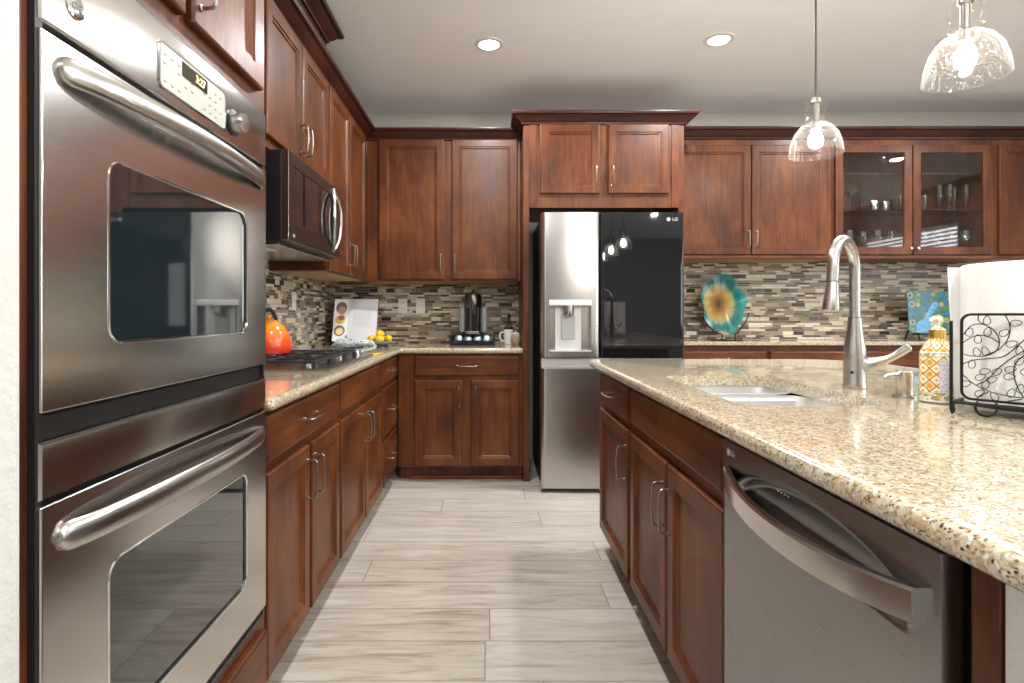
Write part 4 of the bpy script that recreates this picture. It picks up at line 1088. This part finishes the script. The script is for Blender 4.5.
for px, y, lb in ((873.5, 4.18, 'silver egg-shaped cup nearer the cocktail glasses'), (885.5, 4.2, 'silver egg-shaped cup nearer the tall tumblers')):
    put('small', ux(px, y), y, S1, lb, 'silver cups on the middle shelf', SHOT)
for px, y, z, lb in ((897, 4.2, S1, 'tall clear tumbler on the middle shelf behind the left glass door edge'), (903, 4.28, S1, 'clear tumbler right beside the centre door stiles'), (922, 4.18, S1, 'clear tumbler at the left of the right glass door, middle shelf')):
    put('tumbler', ux(px, y), y, z, lb, 'tumblers on the middle shelf')
for px, y, lb in ((939, 4.2, 'first champagne flute from the left on the right middle shelf'), (949, 4.17, 'second champagne flute from the left on the right middle shelf'), (954, 4.26, 'third champagne flute from the left on the right middle shelf'), (966, 4.18, 'last champagne flute at the right on the middle shelf')):
    put('flute', ux(px, y), y, S1, lb, 'champagne flutes on the middle shelf')
for i, (px, y) in enumerate(((848, 4.16), (862, 4.22), (877, 4.16), (892, 4.2), (923, 4.2), (938, 4.16), (951, 4.2), (965, 4.17), (976, 4.24))):
    od = ('first', 'second', 'third', 'fourth')
    lb = '%s goblet from the left on the bottom shelf, left glass door' % od[i] if i < 4 else '%s goblet from the left on the bottom shelf, right glass door' % (od + ('fifth',))[i - 4]
    put('goblet', ux(px, y), y, B0, lb, 'goblets on the bottom shelf')

# ---------------------------------------------------------------- island top things
# soap bottle
def soap_mat():
    m, nt, b = new_mat('majolica_tile_print')
    s = N(nt, 'SeparateXYZ'); L(nt, objco(nt), s.inputs[0])
    an = math_(nt, 'MULTIPLY', math_(nt, 'ARCTAN2', s.outputs[1], s.outputs[0]), .039 / .030)
    z = math_(nt, 'DIVIDE', s.outputs[2], .030)
    fa = math_(nt, 'ABSOLUTE', math_(nt, 'SUBTRACT', math_(nt, 'FRACT', an), .5)); fz = math_(nt, 'ABSOLUTE', math_(nt, 'SUBTRACT', math_(nt, 'FRACT', z), .5))
    dia = math_(nt, 'ADD', fa, fz)
    r2 = math_(nt, 'SQRT', math_(nt, 'ADD', math_(nt, 'MULTIPLY', fa, fa), math_(nt, 'MULTIPLY', fz, fz)))
    flower = math_(nt, 'ABSOLUTE', math_(nt, 'SUBTRACT', fa, fz))
    c = ramp(nt, dia, [(0, (.45, .10, .02)), (.10, (.72, .42, .03)), (.30, (.82, .76, .62)), (.40, (.74, .45, .05)), (.45, (.40, .09, .03)), (.53, (.74, .45, .05)), (.6, (.84, .80, .68)), (.85, (.70, .40, .04))], 'CONSTANT')
    mm = N(nt, 'MixRGB'); L(nt, math_(nt, 'MULTIPLY', math_(nt, 'LESS_THAN', flower, .045), math_(nt, 'LESS_THAN', r2, .36)), mm.inputs[0]); L(nt, c, mm.inputs[1]); mm.inputs[2].default_value = (.68, .36, .03, 1)
    # bands
    f = noise(nt, objco(nt), 110, 2)
    leaf = ramp(nt, f, [(.42, (.78, .74, .60)), (.5, (.10, .25, .12)), (.58, (.75, .40, .03))], 'CONSTANT')
    zz = math_(nt, 'DIVIDE', s.outputs[2], .17)
    band = ramp(nt, zz, [(0, (0, 0, 0)), (.045, (1, 1, 1)), (.16, (0, 0, 0)), (.70, (1, 1, 1)), (.765, (0, 0, 0))], 'CONSTANT')
    m2 = N(nt, 'MixRGB'); L(nt, band, m2.inputs[0]); L(nt, mm.outputs[0], m2.inputs[1]); L(nt, leaf, m2.inputs[2])
    white = ramp(nt, zz, [(0, (1, 1, 1)), (.045, (0, 0, 0)), (.765, (1, 1, 1)), (.785, (0, 0, 0))], 'CONSTANT')
    m3 = N(nt, 'MixRGB'); L(nt, white, m3.inputs[0]); L(nt, m2.outputs[0], m3.inputs[1]); m3.inputs[2].default_value = (.82, .81, .77, 1)
    L(nt, m3.outputs[0], b.inputs['Base Color']); b.inputs['Roughness'].default_value = .25; b.inputs['Coat Weight'].default_value = .3
    return m
t = thing('soap_bottle', 'yellow tile-patterned soap bottle with a white pump beside the paper towels', 'soap bottle', (1.180, 1.447, .9145), local=True)
part('bottle', MB().lathe([(.034, 0), (.0385, .003), (.0385, .128), (.036, .136), (.024, .158), (.018, .166), (.017, .17)], n=40), soap_mat(), t)
part('collar', MB().lathe([(.0185, .169), (.0185, .190), (.0165, .192)], n=24), plain('gold_collar', (.62, .42, .12), .3, 1), t)
part('pump', MB().lathe([(.012, .191), (.012, .196), (.006, .198), (.006, .212), (.010, .213), (.010, .222), (.003, .224)], n=18).tube([(0, 0, .218), (-.02, -.013, .219), (-.034, -.022, .217), (-.036, -.0235, .212)], [.006, .005, .004, .0035], 10), WHITE_PL, t)
lab = []
for z in (.028, .112):
    lab.append([(.0392 * math.cos(a), .0392 * math.sin(a), z) for a in linspace(R(236), R(283), 10)] + [(.0386 * math.cos(a), .0386 * math.sin(a), z) for a in reversed(linspace(R(236), R(283), 10))])
def label_mat():
    m, nt, b = new_mat('fine_print_label')
    s = N(nt, 'SeparateXYZ'); L(nt, objco(nt), s.inputs[0])
    ln = math_(nt, 'LESS_THAN', math_(nt, 'FRACT', math_(nt, 'DIVIDE', s.outputs[2], .0045)), .5)
    g = math_(nt, 'GREATER_THAN', noise(nt, objco(nt, (1, 1, .6)), 330, 1), .45)
    mm = N(nt, 'MixRGB'); L(nt, math_(nt, 'MULTIPLY', math_(nt, 'MULTIPLY', ln, g), .7), mm.inputs[0]); mm.inputs[1].default_value = (.74, .73, .78, 1); mm.inputs[2].default_value = (.2, .18, .34, 1)
    L(nt, mm.outputs[0], b.inputs['Base Color']); return m
part('label_patch', MB().loops(lab), label_mat(), t, label='white label of fine print')

# paper towel roll in wire holder
P0 = Vector((1.10, 1.28, 0)); UV = Vector((.6, -.8, 0)); VV = Vector((.8, .6, 0))
ct = P0 + UV * .095 + VV * .135
def towel_mat():
    m, nt, b = new_mat('embossed_white_paper')
    b.inputs['Base Color'].default_value = (.84, .84, .83, 1); b.inputs['Roughness'].default_value = .95
    v = N(nt, 'TexVoronoi'); v.inputs['Scale'].default_value = 120; L(nt, objco(nt), v.inputs['Vector'])
    bump(nt, b, v.outputs['Distance'], .25, .002)
    return m
TOWEL = towel_mat()
t = thing('paper_towel_roll', 'large white paper towel roll standing in the black wire holder', 'paper towel', (ct.x, ct.y, .934), local=True)
part('roll', MB().lathe([(.024, 0), (.122, 0), (.125, .003), (.125, .327), (.122, .33), (.024, .33)], n=64, cap0=False, cap1=False), TOWEL, t)
part('core', MB().lathe([(.024, .0), (.024, .33), (.0215, .33), (.0215, .0), (.024, .0)], n=32, cap0=False, cap1=False), plain('cardboard', (.42, .30, .18), .9), t)
lp = []
for z in (.003, .10, .22, .326):
    fl = []
    for k in range(9):
        a = R(148) ; s_ = k / 8
        r0 = Vector((.126 * math.cos(a), .126 * math.sin(a), 0)); tg = Vector((-math.sin(a), math.cos(a), 0))
        r0 = r0 + (-UV * .018 - VV * .03) * s_ * (.45 + .55 * z / .326) - VV * .0 + Vector((math.cos(a), math.sin(a), 0)) * .004 * math.sin(s_ * PI)
        fl.append((r0.x, r0.y, z))
    lp.append(fl + [(x + .0012, y + .0012, z_) for x, y, z_ in reversed(fl)])
part('loose_sheet', MB().loops(lp), TOWEL, t)

t = thing('towel_holder', 'black wire paper towel holder with a scrolling leaf panel', 'towel holder', (ct.x, ct.y, .9145))
def pp(a, b, off=0.0): return P0 + UV * a + VV * off + Vector((0, 0, b))
ZB, ZT, PW = .950, 1.145, .20
part('panel_frame', MB().tube([pp(a, b) for a, b in rrect(0, PW, ZB, ZT, .018, 5)], .0031, 8, closed=True), BLACK_METAL, t)
def cp_(px, py): return pp((px - 88) * .000415, ZB + (600 - py) * (ZT - ZB) / 357.0)
vines = [[(95, 330), (130, 290), (180, 285), (225, 310), (245, 350), (235, 390), (190, 415), (130, 418), (92, 410)], [(92, 365), (140, 335), (200, 335), (245, 360)],
         [(268, 245), (288, 290), (280, 340), (245, 385), (190, 412)], [(92, 455), (140, 435), (210, 425), (270, 410), (337, 350), (400, 300), (450, 250)],
         [(420, 330), (337, 390), (280, 430), (235, 470), (200, 510), (150, 540)], [(92, 500), (140, 535), (200, 560), (270, 572), (337, 575), (450, 560), (560, 500)],
         [(400, 370), (337, 410), (305, 450), (308, 510), (337, 570), (370, 597)], [(150, 598), (170, 580), (200, 565)], [(160, 246), (160, 270), (185, 285)], [(265, 599), (337, 580)],
         [(565, 330), (500, 350), (450, 400), (440, 460), (480, 500), (540, 480), (568, 450)], [(420, 246), (440, 290), (500, 320), (567, 300)]]
for v in vines:
    part('vine', MB().tube(spline([cp_(*p) for p in v], 5), .0012, 6), BLACK_METAL, t)
leaves = [(195, 268, 0), (122, 318, 20), (198, 315, 10), (157, 346, 0), (152, 400, -10), (188, 395, -15), (132, 452, 10), (312, 278, 80), (265, 318, 50), (295, 362, 70), (325, 388, 0), (168, 505, 60), (188, 480, 70),
          (190, 533, 20), (215, 512, 60), (236, 478, 50), (290, 465, 70), (286, 495, 80), (325, 430, 40), (105, 537, 70), (165, 572, 50), (225, 580, -30), (293, 560, 20), (328, 540, 10), (380, 300, 30), (420, 360, 60), (470, 330, 20), (430, 540, -20), (500, 440, 45), (520, 380, 10), (470, 560, 60), (380, 480, 30), (395, 530, 10), (350, 470, 60)]
for x, y, an in leaves:
    pts = []
    for k in range(14):
        q = 2 * PI * k / 14; ex_, ey_ = 13 * math.cos(q) * (1 - .25 * math.sin(q)), 20 * math.sin(q)
        ca, sa = math.cos(R(an)), math.sin(R(an))
        pts.append(cp_(x + (ex_ * ca + ey_ * sa) * 1.15, y - (-ex_ * sa + ey_ * ca) * .92))
    part('leaf', MB().tube(pts, .0009, 5, closed=True), BLACK_METAL, t)
q0 = pp(-.012, 0, -.028)
for i in (0, 1):
    s_ = PW + .02 if i else -.014
    part('post', MB().tube([pp(s_, ZT - .015, -.022), pp(s_, .945, -.022), pp(s_, .925, -.024), pp(s_ + .004, .9185, -.03), pp(s_ + .008, .925, -.036), pp(s_ + .006, .938, -.034)], .0033, 8), BLACK_METAL, t)
    part('rail', MB().tube([pp(s_, .940, -.022), pp(s_, .940, .27)], .004, 8), BLACK_METAL, t)
part('base_bar', MB().tube([pp(-.014, .942, -.02), pp(PW + .02, .942, -.02)], .004, 8), BLACK_METAL, t)
for a in (.045, .155):
    part('foot', MB().tube(spline([pp(a - .016, .946, -.004), pp(a - .018, .930, -.012), pp(a - .008, .9185, -.018), pp(a + .008, .9185, -.018), pp(a + .018, .930, -.012), pp(a + .016, .946, -.004)], 4), .0028, 8), BLACK_METAL, t)
part('tray', MB().lathe([(.128, .930), (.130, .932), (.128, .9335), (.003, .9335)], (ct.x, ct.y, 0), 40).lathe([(.01, .9147), (.012, .93)], (ct.x, ct.y, 0), 12), BLACK_METAL, t)
part('spindle', MB().lathe([(.006, .933), (.006, 1.28), (.012, 1.285), (.012, 1.295), (.003, 1.30)], (ct.x, ct.y, 0), 12), BLACK_METAL, t)

# ---------------------------------------------------------------- lights
BULB = plain('glowing_bulb', (1.0, .96, .90), .3, emit=420)
def pendant(loc, label):
    t = thing('pendant_lamp', label, 'pendant lamp', loc, 0, 'pendants over the island', local=True)
    top = TOP - loc[2]
    part('cord', MB().tube([(0, 0, .205), (0, 0, top - .024)], .0038, 8), plain('dark_cord', (.06, .06, .065), .5), t)
    part('canopy', MB().lathe([(.06, top - .001), (.06, top - .02), (.02, top - .026)], n=28), PULL, t)
    part('socket', MB().lathe([(.007, .212), (.016, .205), (.017, .19), (.012, .185), (.012, .125), (.018, .12), (.018, .092), (.010, .09)], n=20), PULL, t)
    o = [(.016, .20), (.030, .192), (.038, .172), (.037, .153), (.027, .138), (.032, .133), (.037, .126), (.034, .119), (.030, .116), (.036, .112), (.056, .098), (.074, .072), (.085, .038), (.090, .0)]
    pr = o + [(.0885, .0), (.0835, .038), (.0725, .071), (.055, .0965), (.034, .111)]
    part('glass_shade', MB().lathe(pr, n=48, cap0=False, cap1=False), SEEDED, t, smooth=1)
    part('bulb', MB().lathe([(.008, .092), (.012, .085), (.02, .07), (.0235, .052), (.020, .034), (.010, .026), (.002, .024)], n=20), BULB, t)
    return t
pendant((1.20, 2.02, 1.730), 'seeded glass pendant lamp farther from the camera, left of the two')
pendant((1.20, 1.385, 1.738), 'seeded glass pendant lamp nearer the camera, at the upper right')
pendant((1.20, 0.75, 1.738), 'seeded glass pendant lamp over the near end of the island')
DISC = plain('glowing_downlight', (1.0, .97, .92), .3, emit=20)
def can(loc, label):
    t = thing('downlight', label, 'ceiling light', loc, 0, 'recessed ceiling lights', local=True)
    part('trim_ring', MB().lathe([(.058, -.002), (.060, -.008), (.082, -.006), (.085, -.0005)], n=40, cap0=False, cap1=False), WHITE_PL, t)
    part('lens', MB().lathe([(.059, -.0035), (.04, -.005), (.003, -.0055)], n=32), DISC, t)
    ld_ = bpy.data.lights.new('can_light', 'AREA'); ld_.shape = 'DISK'; ld_.size = .12; ld_.energy = CAN_POWER; ld_.color = (1, .99, .975)
    lo = bpy.data.objects.new('can_light', ld_); C.objects.link(lo); lo.parent = t; lo.location = (0, 0, -.012)
    return t
for x, y, lb in ((0, 3.255, 'left recessed ceiling light above the aisle'), (1.337, 3.2, 'right recessed ceiling light above the island'), (0, 1.5, 'recessed ceiling light over the aisle above the camera view'),
                 (2.7, 3.2, 'recessed ceiling light out over the buffet'), (2.7, 1.2, 'recessed ceiling light over the seating side'), (0, -0.6, 'recessed ceiling light behind the viewer over the aisle'), (1.337, -0.8, 'recessed ceiling light behind the viewer over the island'), (4.2, 2.4, 'recessed ceiling light toward the right wall'), (2.7, -1.8, 'recessed ceiling light in the rear of the room')):
    can((x, y, TOP), lb)
